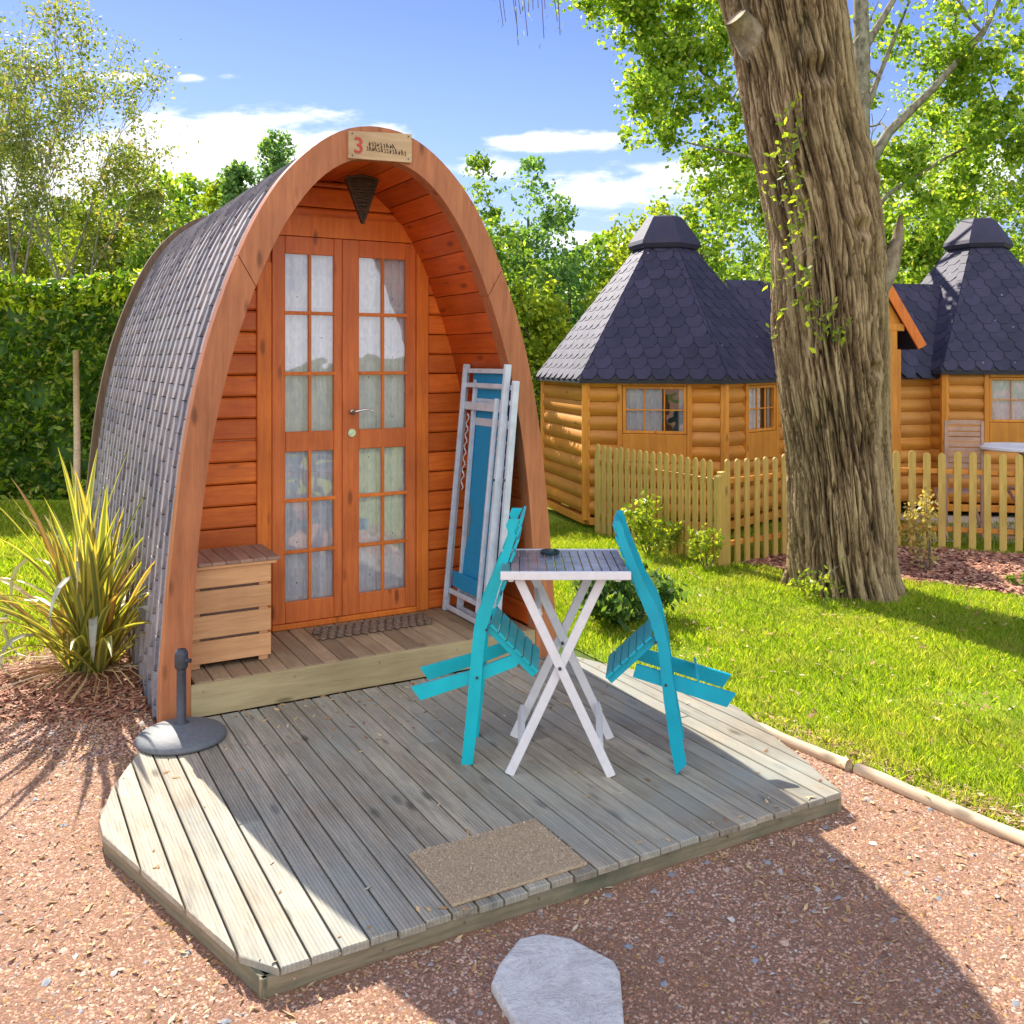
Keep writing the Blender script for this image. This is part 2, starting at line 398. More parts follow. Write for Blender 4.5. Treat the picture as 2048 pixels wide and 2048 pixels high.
M['rope'] = plain('white_rope', (.7,.7,.7), .8, .1, 80)
M['signwood'] = wood('sign_pale_wood', (.62,.44,.25), (.46,.31,.17), 'x', 1.2, .6, .1, False)
M['darkink'] = plain('burnt_lettering', (.06,.035,.02), .7, .05)
M['redink'] = plain('red_paint', (.55,.05,.035), .5, .1)
M['paving'] = plain('pale_paving', (.55,.47,.36), .8, .08, 4, bumpd=.004)
M['slate'] = plain('patio_chair_wood', (.55,.33,.23), .6, .15, 9)
M['backpatio'] = M['slate']

def shingle_mat(name, c1, c2, c3):
    m, t, out = newmat(name); co = objco(t)
    n = noise(t, co, 160, 2, .8); n2 = noise(t, co, 5, 4, .6); r = island(t)
    col = ramp(t, n, [(.3, c2), (.7, c1)])
    col = mix(t, 1.0, col, ramp(t, r, [(0, (.68,.68,.76)), (.5, (1,1,1)), (1, (1.22,1.18,1.15))]), 'MULTIPLY')
    col = mix(t, ramp(t, n2, [(.5, (0,0,0)), (.8, (.6,.6,.6))]), col, c3)
    vo = t.nodes.new('ShaderNodeTexVoronoi'); vo.inputs['Scale'].default_value = 3.2; t.links.new(co, vo.inputs['Vector'])
    col = mix(t, mathn(t, 'MULTIPLY', mathn(t, 'LESS_THAN', vo.outputs['Distance'], .045), .55), col, (.45,.42,.38))
    n3 = noise(t, mapping(t, co, (1.2, 1.2, .5)), 2.2, 5, .7)
    col = mix(t, 1.0, col, ramp(t, n3, [(.35, (.75,.75,.78)), (.65, (1.25,1.22,1.2))]), 'MULTIPLY')
    bsdf(t, out, col, .66, bump(t, n, .5, .003), spec=.5); return m
M['shingle'] = shingle_mat('grey_bitumen_shingle', (.37,.35,.355), (.18,.175,.19), (.31,.27,.25))
M['shinglebase'] = plain('shingle_underlay', (.030,.030,.038), .8, .1)
M['hutshingle'] = shingle_mat('dark_blue_bitumen_shingle', (.046,.040,.082), (.016,.014,.038), (.040,.034,.064))

# glass
def glassmat():
    m, t, out = newmat('window_glass'); fr = t.nodes.new('ShaderNodeFresnel'); fr.inputs[0].default_value = 1.6
    tr = t.nodes.new('ShaderNodeBsdfTransparent'); tr.inputs[0].default_value = (1,1,1,1)
    gl = t.nodes.new('ShaderNodeBsdfGlossy'); gl.inputs['Roughness'].default_value = .015
    n = noise(t, objco(t), 2.5, 2); gl_n = bump(t, n, .25, .02); t.links.new(gl_n, gl.inputs['Normal'])
    ms = t.nodes.new('ShaderNodeMixShader'); t.links.new(mathn(t, 'MULTIPLY_ADD', fr.outputs[0], 1.3, .13, True), ms.inputs[0])
    t.links.new(tr.outputs[0], ms.inputs[1]); t.links.new(gl.outputs[0], ms.inputs[2]); t.links.new(ms.outputs[0], out.inputs[0]); return m
M['glass'] = glassmat()
def curtainmat():
    m, t, out = newmat('lace_curtain'); co = objco(t); s = t.nodes.new('ShaderNodeSeparateXYZ'); t.links.new(co, s.inputs[0])
    # scalloped lace rows with dots
    wx = mathn(t, 'SINE', mathn(t, 'MULTIPLY', s.outputs[0], 62)); zz = mathn(t, 'ADD', s.outputs[2], mathn(t, 'MULTIPLY', mathn(t, 'ABSOLUTE', wx), .018))
    row = mathn(t, 'FRACT', mathn(t, 'MULTIPLY', zz, 4.6)); band = mathn(t, 'LESS_THAN', mathn(t, 'ABSOLUTE', mathn(t, 'SUBTRACT', row, .5)), .04)
    nn = noise(t, mapping(t, co, (14, 1, 5)), 1.5, 4, .6, 1.2)
    col = mix(t, mathn(t, 'MULTIPLY', band, .7), ramp(t, nn, [(.38, (.78,.79,.87)), (.62, (.97,.97,.98))]), (.95,.95,.97))
    vo = t.nodes.new('ShaderNodeTexVoronoi'); vo.inputs['Scale'].default_value = 6.5; vo.inputs['Randomness'].default_value = .12
    t.links.new(mapping(t, co, (1.6, 0, 1)), vo.inputs['Vector'])
    col = mix(t, mathn(t, 'LESS_THAN', vo.outputs['Distance'], .045), col, (.05,.05,.08))
    b = t.nodes.new('ShaderNodeBsdfDiffuse'); t.links.new(col, b.inputs[0]); b2 = t.nodes.new('ShaderNodeBsdfTranslucent'); t.links.new(col, b2.inputs[0])
    ms = t.nodes.new('ShaderNodeMixShader'); ms.inputs[0].default_value = .04
    t.links.new(b.outputs[0], ms.inputs[1]); t.links.new(b2.outputs[0], ms.inputs[2]); t.links.new(ms.outputs[0], out.inputs[0]); return m
M['curtain'] = curtainmat()
def coirmat():
    m, t, out = newmat('coir_mat'); co = objco(t); n = noise(t, mapping(t, co, (60, 160, 60)), 1.5, 4, .7)
    col = ramp(t, n, [(.3, (.30,.21,.12)), (.6, (.58,.44,.28)), (.8, (.72,.60,.42))])
    bsdf(t, out, col, .95, bump(t, n, .9, .008)); return m
M['coir'] = coirmat()
def wickermat():
    m, t, out = newmat('dark_wicker'); co = objco(t); n = noise(t, mapping(t, co, (60, 20, 60)), 1.5, 3, .7, 2)
    bsdf(t, out, ramp(t, n, [(.4, (.015,.009,.006)), (.6, (.12,.06,.035)), (.75, (.25,.17,.11))]), .8, bump(t, n, .8, .01)); return m
M['wicker'] = wickermat()
def barkmat(name, hi, mid, lo):
    m, t, out = newmat(name); co = objco(t)
    n = noise(t, mapping(t, co, (34, 34, 9)), 1.4, 8, .72, .8); n2 = noise(t, co, 1.1, 4)
    geo = t.nodes.new('ShaderNodeNewGeometry')
    at = t.nodes.new('ShaderNodeAttribute'); at.attribute_name = 'ridge'
    f = mathn(t, 'ADD', mathn(t, 'MULTIPLY', at.outputs['Fac'], .62), mathn(t, 'MULTIPLY', n, .62))
    col = ramp(t, f, [(.43, lo), (.72, mid), (.98, hi)])
    col = mix(t, ramp(t, n2, [(.45, (0,0,0)), (.7, (.25,.25,.25))]), col, (.20,.20,.09))
    bsdf(t, out, col, .9, bump(t, n, 1.0, .035), spec=.15); return m
M['bark'] = barkmat('furrowed_bark', (.60,.44,.25), (.28,.185,.10), (.035,.021,.011))
def smoothbark(name, c1, c2):
    m, t, out = newmat(name); co = objco(t); n = noise(t, mapping(t, co, (5, 5, 3)), 2, 6, .7)
    bsdf(t, out, ramp(t, n, [(.35, c2), (.62, c1)]), .85, bump(t, n, .6, .02), spec=.2); return m
M['barkplain'] = smoothbark('rough_branch_bark', (.34,.27,.18), (.13,.10,.065))
M['airybark'] = smoothbark('thin_stem_bark', (.36,.33,.26), (.16,.145,.11))
M['polbark'] = smoothbark('grey_green_bark', (.34,.31,.22), (.12,.10,.07))
M['twig'] = smoothbark('thin_branch_bark', (.24,.21,.17), (.10,.085,.065))
M['palebark'] = smoothbark('pale_branch_bark', (.42,.38,.34), (.20,.17,.14))
G = lambda *c: c
M['leaf_poplar'] = leafmat('poplar_leaf', [(0,(.08,.16,.02)),(.4,(.20,.33,.04)),(.8,(.36,.49,.07)),(1,(.58,.58,.15))], .55)
M['leaf_mid'] = leafmat('mid_green_leaf', [(0,(.07,.15,.025)),(.5,(.18,.30,.045)),(1,(.38,.48,.08))], .5)
M['leaf_cool'] = leafmat('cool_green_leaf', [(0,(.06,.15,.07)),(.5,(.15,.29,.10)),(1,(.34,.48,.15))], .5)
M['leaf_yel'] = leafmat('yellow_green_leaf', [(0,(.12,.19,.02)),(.5,(.28,.37,.04)),(1,(.50,.54,.07))], .5)
M['leaf_olive'] = leafmat('olive_leaf', [(0,(.11,.16,.04)),(.5,(.24,.30,.07)),(.85,(.38,.42,.13)),(1,(.50,.33,.15))], .45)
M['leaf_con'] = leafmat('conifer_needle', [(0,(.04,.10,.04)),(.6,(.10,.20,.06)),(1,(.24,.34,.08))], .35)
M['leaf_laurel'] = leafmat('laurel_leaf', [(0,(.03,.08,.012)),(.5,(.09,.19,.015)),(.86,(.26,.38,.02)),(1,(.46,.40,.13))], .45, .35, .45)
M['leaf_sunlit_growth'] = leafmat('hedge_sunlit_growth', [(0,(.26,.40,.015)),(.5,(.46,.58,.03)),(1,(.66,.70,.10))], .5, .3, .5)  # young-leaf yellow, set bright to stand in for sun on the crest
M['leaf_bush'] = leafmat('dark_shrub_leaf', [(0,(.035,.09,.025)),(.6,(.09,.18,.04)),(1,(.26,.36,.07))], .4, .25, .55)
M['leaf_gold'] = leafmat('golden_shrub_leaf', [(0,(.30,.20,.05)),(.5,(.48,.38,.13)),(1,(.62,.56,.25))], .4)
M['grass'] = leafmat('grass_blade', [(0,(.15,.26,.015)),(.4,(.28,.42,.022)),(.8,(.44,.54,.04)),(1,(.66,.60,.18))], .5, .3, .5, 1.2)
M['phgreen'] = leafmat('flax_leaf_green', [(0,(.12,.15,.035)),(.6,(.20,.24,.06)),(1,(.28,.17,.08))], .35, .5, .35)
M['phyel'] = leafmat('flax_leaf_yellow', [(0,(.38,.36,.07)),(.7,(.52,.46,.11)),(1,(.46,.22,.08))], .45, .5, .35)
M['phgrey'] = leafmat('flax_leaf_underside', [(0,(.26,.28,.22)),(1,(.40,.41,.35))], .2, .5, .35)
M['gravel'] = stonesmat('gravel_chips', [(0,(.47,.23,.145)),(.18,(.60,.34,.23)),(.36,(.34,.17,.11)),(.48,(.66,.42,.30)),(.62,(.50,.31,.22)),(.72,(.27,.155,.11)),(.80,(.70,.48,.36)),(.89,(.30,.27,.26)),(.93,(.56,.34,.10)),(.97,(.62,.55,.47))])
M['mulch'] = stonesmat('bark_mulch_chips', [(0,(.32,.12,.07)),(.25,(.48,.22,.13)),(.5,(.20,.07,.045)),(.68,(.58,.30,.19)),(.85,(.36,.18,.10)),(.95,(.60,.45,.30))])
M['litter'] = stonesmat('dry_leaf_bits', [(0,(.42,.24,.10)),(.4,(.58,.40,.20)),(.7,(.26,.13,.06)),(.9,(.60,.50,.33))])
def groundmat(name, stops, scale, bd):
    m, t, out = newmat(name); co = objco(t); n = noise(t, co, scale, 8, .75); n2 = noise(t, co, .6, 3)
    col = ramp(t, n, stops)
    col = mix(t, 1.0, col, ramp(t, n2, [(.3, (.85,.83,.80)), (.7, (1.12,1.1,1.08))]), 'MULTIPLY')
    bsdf(t, out, col, .95, bump(t, n, .8, bd), spec=.2); return m
M['gravelbase'] = groundmat('gravel_bed', [(.3,(.12,.06,.04)),(.5,(.32,.18,.115)),(.7,(.52,.34,.24))], 85, .012)
M['lawnbase'] = groundmat('lawn_soil', [(.3,(.12,.19,.015)),(.5,(.24,.34,.025)),(.7,(.38,.42,.07))], 35, .02)
M['field'] = groundmat('field_ground', [(.3,(.05,.09,.012)),(.6,(.12,.18,.03))], 6, .03)
M['mulchbase'] = groundmat('mulch_bed', [(.3,(.08,.03,.02)),(.6,(.30,.13,.08))], 40, .02)

# ------------------------------------------------------------ POD FRAME
PC = Vector((-.896, 6.358, 0)); PA = math.atan2(POD_U[1], POD_U[0])
def loc2w(s, t, z=0): return Vector((PC.x+POD_U[0]*s+POD_D[0]*t, PC.y+POD_U[1]*s+POD_D[1]*t, z))
PODL = 4.8
OUTER = [(1.40,.0),(1.40,.28),(1.375,.63),(1.345,1.0),(1.305,1.4),(1.262,1.75),(1.20,2.1),(1.115,2.45),(1.0,2.80),(.865,3.13),(.71,3.41),(.545,3.61),(.365,3.76),(.19,3.845),(0,3.872)]
INNER = [(1.225,.0),(1.225,.31),(1.21,.67),(1.175,1.2),(1.105,1.75),(1.0,2.24),(.90,2.57),(.775,2.90),(.645,3.17),(.49,3.40),(.33,3.555),(.17,3.635),(0,3.655)]
def catmull(P, n=6):
    out = []
    for i in range(len(P)-1):
        p0 = P[max(i-1, 0)]; p1 = P[i]; p2 = P[i+1]; p3 = P[min(i+2, len(P)-1)]
        if i+2 > len(P)-1: p3 = (-P[i][0], P[i][1])
        for k in range(n):
            u = k/n; a = []
            for c in (0, 1):
                a.append(.5*((2*p1[c])+(-p0[c]+p2[c])*u+(2*p0[c]-5*p1[c]+4*p2[c]-p3[c])*u*u+(-p0[c]+3*p1[c]-3*p2[c]+p3[c])*u**3))
            out.append(tuple(a))
    out.append(P[-1]); return out
def full(P):   # left foot -> apex -> right foot
    h = catmull(P); return [(-a, b) for a, b in h]+[(a, b) for a, b in h[::-1][1:]]
OUTF, INF = full(OUTER), full(INNER)
def resample(P, step):
    P = np.array(P); d = np.r_[0, np.cumsum(np.hypot(*np.diff(P, axis=0).T))]; n = max(2, int(round(d[-1]/step)))
    q = np.linspace(0, d[-1], n+1); X = np.interp(q, d, P[:, 0]); Z = np.interp(q, d, P[:, 1]); return np.stack([X, Z], 1)
def normals(P):
    d = np.gradient(P, axis=0); n = np.stack([-d[:, 1], d[:, 0]], 1); return n/np.linalg.norm(n, axis=1, keepdims=True)
def inner_half(z):
    h = catmull(INNER); zs = [p[1] for p in h]; xs = [p[0] for p in h]
    return float(np.interp(z, zs, xs)) if z < 3.655 else 0
pod = thing('camping_pod', 'arched orange timber camping pod with grey shingle sides and glazed double doors', 'camping pod', (PC.x, PC.y, 0), PA)
def arch_ring(b, po, pi, t0, t1, i0=0, i1=None):
    """solid curved beam between resampled outer & inner profiles"""
    i1 = i1 if i1 is not None else len(po)-1
    n = i1-i0+1; vs = []
    for i in range(i0, i1+1):
        vs += [(po[i][0], t0, po[i][1]), (pi[i][0], t0, pi[i][1]), (pi[i][0], t1, pi[i][1]), (po[i][0], t1, po[i][1])]
    fs = [(0, 1, 2, 3), tuple((n-1)*4+k for k in (3, 2, 1, 0))]
    for i in range(n-1):
        a = i*4; c = a+4
        fs += [(a, c, c+1, a+1), (a+1, c+1, c+2, a+2), (a+2, c+2, c+3, a+3), (a+3, c+3, c, a)]
    b.add(vs, fs)
def paired(n=120):
    a = np.array(OUTF); c = np.array(INF)
    def rs(P, n):
        d = np.r_[0, np.cumsum(np.hypot(*np.diff(P, axis=0).T))]; q = np.linspace(0, d[-1], n+1)
        return np.stack([np.interp(q, d, P[:, 0]), np.interp(q, d, P[:, 1])], 1)
    return rs(a, n), rs(c, n)
po, pi = paired(120)
b = MB()
# four timber segments with hairline joints: joints at z~2.9 and near the sign
ja = int(np.argmin(np.abs(po[:60, 1]-2.95))); jb = 120-ja
for (i0, i1, g) in ((0, ja, 0), (ja, 60, 1), (60, jb, 0), (jb, 120, 1)):
    q0 = po.copy(); q1 = pi.copy()
    if i0: 
        q0[i0] = po[i0]*.93+po[i0+1]*.07; q1[i0] = pi[i0]*.93+pi[i0+1]*.07
    off = .004 if g else 0
    arch_ring(b, q0, q1, -.005-off, .115, i0, i1)
b.build('front_arch', M['arch'], pod)
# shell body
no = normals(po)
# (left->apex->right, normal points outward/up)
if no[0][0] > 0: no = -no
def shell(b, inset, t0, t1, thick):
    vs = []; n = len(po)
    for i in range(n):
        o = po[i]-no[i]*inset; q = po[i]-no[i]*(inset+thick)
        vs += [(o[0], t0, o[1]), (q[0], t0, q[1]), (q[0], t1, q[1]), (o[0], t1, o[1])]
    fs = [(0, 1, 2, 3), tuple((n-1)*4+k for k in (3, 2, 1, 0))]
    for i in range(n-1):
        a = i*4; c = a+4
        fs += [(a, c, c+1, a+1), (a+1, c+1, c+2, a+2), (a+2, c+2, c+3, a+3), (a+3, c+3, c, a)]
    b.add(vs, fs)
quick('roof_shell', M['shinglebase'], pod, lambda b: shell(b, .035, .115, PODL-.04, .05))
# shingle tabs in courses round the curve
def pod_shingles(b):
    P = resample(OUTF, .01); nn = normals(P)
    if nn[0][0] > 0: nn = -nn
    tot = len(P)-1; half = tot//2
    def at(side, a, off, t):
        i = a/.01; i = max(0, min(i, half)); i = i if side < 0 else tot-i
        k = int(min(i, tot-1)); f = i-k; p = P[k]*(1-f)+P[k+1]*f; n = nn[k]
        q = p+n*(off-.03); return (q[0], t, q[1])
    L = half*.01; ex = .215; pitch = .205
    for side in (-1, 1):
        t = .10; col_ = 0
        while t < PODL-.05:
            a = -.10*(col_ % 2)
            while a < L:
                a0, a1 = max(a+.0035, .03), min(a+ex-.0035, L)
                if a1-a0 > .02:
                    j_ = random.uniform(-.005, .005); lf = random.uniform(.020, .026); w = a1-a0
                    f0 = max(t+j_, .13); f1 = max(t+.024+j_, .13)
                    bk_ = min(t+pitch*1.12, PODL-.05)
                    if bk_ > f1+.02:
                        ring = [(a0, f1), (a0+w*.22, f0), (a0+w*.5, f0), (a0+w*.78, f0), (a1, f1), (a1, bk_), (a0+w*.5, bk_), (a0, bk_)]
                        top = [at(side, q, lf if tt < bk_ else .004, tt) for q, tt in ring]
                        bot = [at(side, q, .002 if tt < bk_ else -.004, tt) for q, tt in ring]
                        b.add(top+bot, [tuple(range(8))]+[(i, 8+i, 8+(i+1) % 8, (i+1) % 8) for i in range(8)])
                a += ex
            t += pitch; col_ += 1
quick('shingle_covering', M['shingle'], pod, pod_shingles)
# rear arch trim
def rear(b):
    o = po+no*.045; o[:, 1] = np.maximum(o[:, 1], 0); arch_ring(b, o, po-no*.06, PODL-.05, PODL+.05)
quick('rear_arch', wood('dark_rear_trim', (.20,.13,.075), (.09,.06,.04), 'z', .7, .7), pod, rear)
# end walls of horizontal planks
def endwall(b, t0, t1, z0=.31, skip=None, pitch=.157):
    z = z0; 
    while z < 3.64:
        z1 = min(z+pitch-.008, 3.645)
        w0 = inner_half(z)+.03; w1 = inner_half(z1)+.03
        spans = [(-1, 1)]
        if skip and z < skip[2]-.02: spans = [(-1, 0), (0, 1)]
        for sp_ in spans:
            if spans == [(-1, 1)]: poly = [(-w0, t0, z), (w0, t0, z), (w1, t0, z1), (-w1, t0, z1)]
            elif sp_[0] < 0: poly = [(-w0, t0, z), (skip[0], t0, z), (skip[0], t0, z1), (min(-w1, skip[0]-.01), t0, z1)]
            else: poly = [(skip[1], t0, z), (w0, t0, z), (max(w1, skip[1]+.01), t0, z1), (skip[1], t0, z1)]
            P = [Vector(p) for p in poly]
            # rounded plank face: bevel strip top and bottom
            b.prism([p for p in P], (0, t1-t0, 0))
            bz = .014
            Q = [P[0]+Vector((0, -.012, bz)), P[1]+Vector((0, -.012, bz)), P[2]+Vector((0, -.012, -bz)), P[3]+Vector((0, -.012, -bz))]
            n = len(b.v); b.v += [tuple(p+Vector((0, -.0005, 0))) for p in P]+[tuple(q) for q in Q]
            b.f += [tuple(n+i for i in f) for f in ((0, 1, 5, 4), (1, 2, 6, 5), (2, 3, 7, 6), (3, 0, 4, 7), (4, 5, 6, 7))]; b.m += [0]*5
        z += pitch
WT = .91
quick('end_wall', M['plank'], pod, lambda b: endwall(b, WT, WT+.05, .31, (-.52, .69, 3.22)))
quick('rear_wall', M['plank'], pod, lambda b: endwall(b, PODL-.12, PODL-.07))
# porch lining: curved boards running front to back
def lining(b):
    P = resample(INF, .158); n = normals(P)
    if n[0][0] > 0: n = -n
    for i in range(len(P)-1):
        p, q = Vector((P[i][0], 0, P[i][1])), Vector((P[i+1][0], 0, P[i+1][1])); d = (q-p).normalized()*.003
        if max(p.z, q.z) < .36: continue
        nn = Vector((n[i][0]+n[i+1][0], 0, n[i][1]+n[i+1][1])).normalized()
        p1, q1 = p+d, q-d; o = nn*.03
        ins = d.normalized()*.006
        b.prism([p1+nn*.004+Vector((0, .10, 0)), q1+nn*.004+Vector((0, .10, 0)), q1+o+Vector((0, .10, 0)), p1+o+Vector((0, .10, 0))], (0, WT-.10+.05, 0))
quick('porch_lining', M['lining'], pod, lining)
quick('lining_backing', M['lining'], pod, lambda b: arch_ring(b, po-no*.09, pi+(po-pi)*.28, .115, PODL-.15))
# porch floor, riser
def porchfloor(b):
    x = -1.2
    while x < 1.19:
        b.box(x+.003, min(x+.118, 1.22)-.003, .03, WT+.1, .27, .308+random.uniform(-.001, .001)); x += .118
quick('porch_floor', M['porch'], pod, porchfloor)
quick('step_riser', M['riser'], pod, lambda b: b.box(-1.225, 1.225, -.004, .028, .105, .306, bev=.004))
quick('pod_floor', M['fascia'], pod, lambda b: b.box(-1.2, 1.2, WT+.11, PODL-.13, .2, .3))
# door surround
def trims(b):
    b.box(-.60, -.492, WT-.028, WT+.02, .31, 3.02)
    b.box(.658, .762, WT-.028, WT+.02, .31, 3.15)
    z0, z1 = 3.222, 3.375
    b.box(-.535, -.4885, WT+.001, WT+.046, .31, 3.23); b.box(.6545, .71, WT+.001, WT+.046, .31, 3.23)
    b.prism([(-.66, WT-.028, z0), (.66, WT-.028, z0), (.60, WT-.028, z1), (-.56, WT-.028, z1)], (0, .045, 0))
    b.box(-.49, .656, WT-.035, WT+.02, .31, .352)
quick('door_frame', M['trim'], pod, trims)
# doors
def door(x0, x1, gx0, gx1, lock):
    T0, T1 = WT-.022, WT+.018
    rails = [(.355, .51), (1.619, 1.768), (3.087, 3.218)]
    d = quick('door', M['door'], pod, lambda b: (
        b.box(x0, gx0, T0, T1, .355, 3.218), b.box(gx1, x1, T0, T1, .355, 3.218),
        [b.box(gx0+.0005, gx1-.0005, T0+.0015, T1-.001, a, c) for a, c in rails]))
    gm = (gx0+gx1)/2
    def mun(b):
        for z in (2.649, 2.199, 1.259, .879): b.box(gx0-.012, gx1+.012, T0-.006, T0+.02, z-.013, z+.013)
        b.box(gm-.011, gm+.011, T0-.003, T0+.018, .505, 1.624); b.box(gm-.011, gm+.011, T0-.003, T0+.018, 1.762, 3.092)
    quick('glazing_bars', M['trim'], d, mun)
    quick('glass_pane', M['glass'], d, lambda b: (b.add([(gx0, T0+.016, .51), (gx1, T0+.016, .51), (gx1, T0+.016, 1.619), (gx0, T0+.016, 1.619)], [(0, 1, 2, 3)]),
          b.add([(gx0, T0+.016, 1.768), (gx1, T0+.016, 1.768), (gx1, T0+.016, 3.087), (gx0, T0+.016, 3.087)], [(0, 1, 2, 3)])))
    def curt(b):
        n = 40; vs = []
        for i in range(n+1):
            x = gx0-.03+(gx1-gx0+.06)*i/n; y = T1+.03+.012*math.sin(i*1.1)+.006*math.sin(i*2.7+1)
            vs += [(x, y, .45), (x, y, 3.12)]
        b.add(vs, [(2*i, 2*i+2, 2*i+3, 2*i+1) for i in range(n)])
    quick('curtain', M['curtain'], d, curt, True)
    if lock:
        def han(b):
            b.tube([(.122, T0-.002, 1.905), (.122, T0-.03, 1.905)], .022, 14)
            b.tube([(.122, T0-.03, 1.905), (.122, T0-.055, 1.908), (.15, T0-.062, 1.912), (.20, T0-.060, 1.922), (.25, T0-.058, 1.918), (.268, T0-.056, 1.912)], [.010, .010, .010, .009, .008, .007], 10)
        quick('door_handle', M['chrome'], d, han, True)
        quick('lock_plate', M['chrome'], d, lambda b: (b.tube([(.12, T0-.001, 1.745), (.12, T0-.012, 1.745)], .031, 20), b.tube([(.12, T0-.012, 1.745), (.12, T0-.018, 1.745)], .012, 10)))
    return d
door(-.488, .060, -.39, -.02, False)['label'] = 'left glazed door leaf without a handle'
door(.066, .654, .182, .568, True)['label'] = 'right glazed door leaf with handle and lock'
# meeting strip
quick('door_astragal', M['door'], pod, lambda b: b.box(.045, .085, WT-.036, WT-.0225, .36, 3.215))
# sign on the crown
sign = quick('name_board', M['signwood'], pod, lambda b: b.prism([(-.226, -.028, 3.635), (.225, -.028, 3.650), (.225, -.028, 3.845), (-.226, -.028, 3.815)], (0, .018, 0)))
def text3d(name, body, size, mat, parent, loc, rot=(R(90), 0, 0)):
    c = bpy.data.curves.new(name, 'FONT'); c.body = body; c.size = size; c.extrude = .002; c.offset = .0012
    o = bpy.data.objects.new(name, c); COL.objects.link(o)
    dg = bpy.context.evaluated_depsgraph_get(); me = bpy.data.meshes.new_from_object(o.evaluated_get(dg))
    bpy.data.objects.remove(o); me.name = name; me.materials.append(mat)
    q = bpy.data.objects.new(name, me); COL.objects.link(q); q.parent = parent; q.location = loc; q.rotation_euler = rot; return q
text3d('red_numeral', '3', .15, M['redink'], sign, (-.195, -.031, 3.675))
def script(b):
    rs = random.Random(4)
    for (x0, x1, z, h) in ((-.085, .10, 3.735, .022), (-.10, .185, 3.700, .026)):
        x = x0
        while x < x1:
            k = rs.choice((0, 1, 2)); w = rs.uniform(.010, .016)
            pts = {0: [(x, z), (x+w*.3, z+h), (x+w*.6, z), (x+w, z+h*.7)], 1: [(x, z+h*.8), (x+w*.5, z+h), (x+w*.8, z+h*.4), (x+w*.2, z), (x+w, z+h*.1)], 2: [(x, z), (x, z+h*1.3), (x+w*.5, z+h*.6), (x+w, z)]}[k]
            b.tube([(p[0], -.030, p[1]-.02*(p[0]+.1)) for p in pts], .0028, 5); x += w+rs.uniform(.006, .011)
quick('carved_script', M['darkink'], sign, script)

for x_ in (-1.15, -.58, 0, .58, 1.15): quick('screw_head', M['chrome'], pod, lambda b: b.tube([(x_, -.004, .26), (x_, -.007, .26)], .006, 8))
for x_, z_ in ((-.20, 3.80), (.20, 3.825), (-.20, 3.655), (.20, 3.672)): quick('screw_head', M['iron'], sign, lambda b: b.tube([(x_, -.0285, z_), (x_, -.032, z_)], .005, 8))
# wicker triangle hanging above the door
pend = thing('hanging_ornament', 'dark woven triangular ornament hanging above the glazed doors', 'ornament', loc2w(.035, .45, 3.29), PA)
def tri(b):
    a, c, e = (-.118, 0, .305), (.118, 0, .31), (0.005, 0, -.01)
    b.prism([(a[0], -.02, a[2]), (e[0], -.03, e[2]), (c[0], -.02, c[2]), (0, -.02, .325)], (0, .045, 0))
quick('woven_body', M['wicker'], pend, tri)
def trir(b):
    rs = random.Random(3)
    for k in range(26):
        z = .30*k/26; w = .117*(z/.305)+.004; b.tube([(-w, -.034+rs.uniform(-.004, .004), z+rs.uniform(-.008, .008)), (0, -.042, z+rs.uniform(-.01, .01)), (w, -.034, z+rs.uniform(-.008, .008))], .0055, 5)
    b.tube([(-.118, -.03, .31), (0, -.035, .33), (.118, -.03, .31)], .01, 6); b.tube([(-.118, -.03, .31), (.005, -.035, -.015)], .009, 6); b.tube([(.118, -.03, .31), (.005, -.035, -.015)], .009, 6)
quick('woven_cane', M['wicker'], pend, trir)
quick('cord', M['darkink'], pend, lambda b: b.tube([(0, 0, .32), (0, 0, .345)], .003, 5))

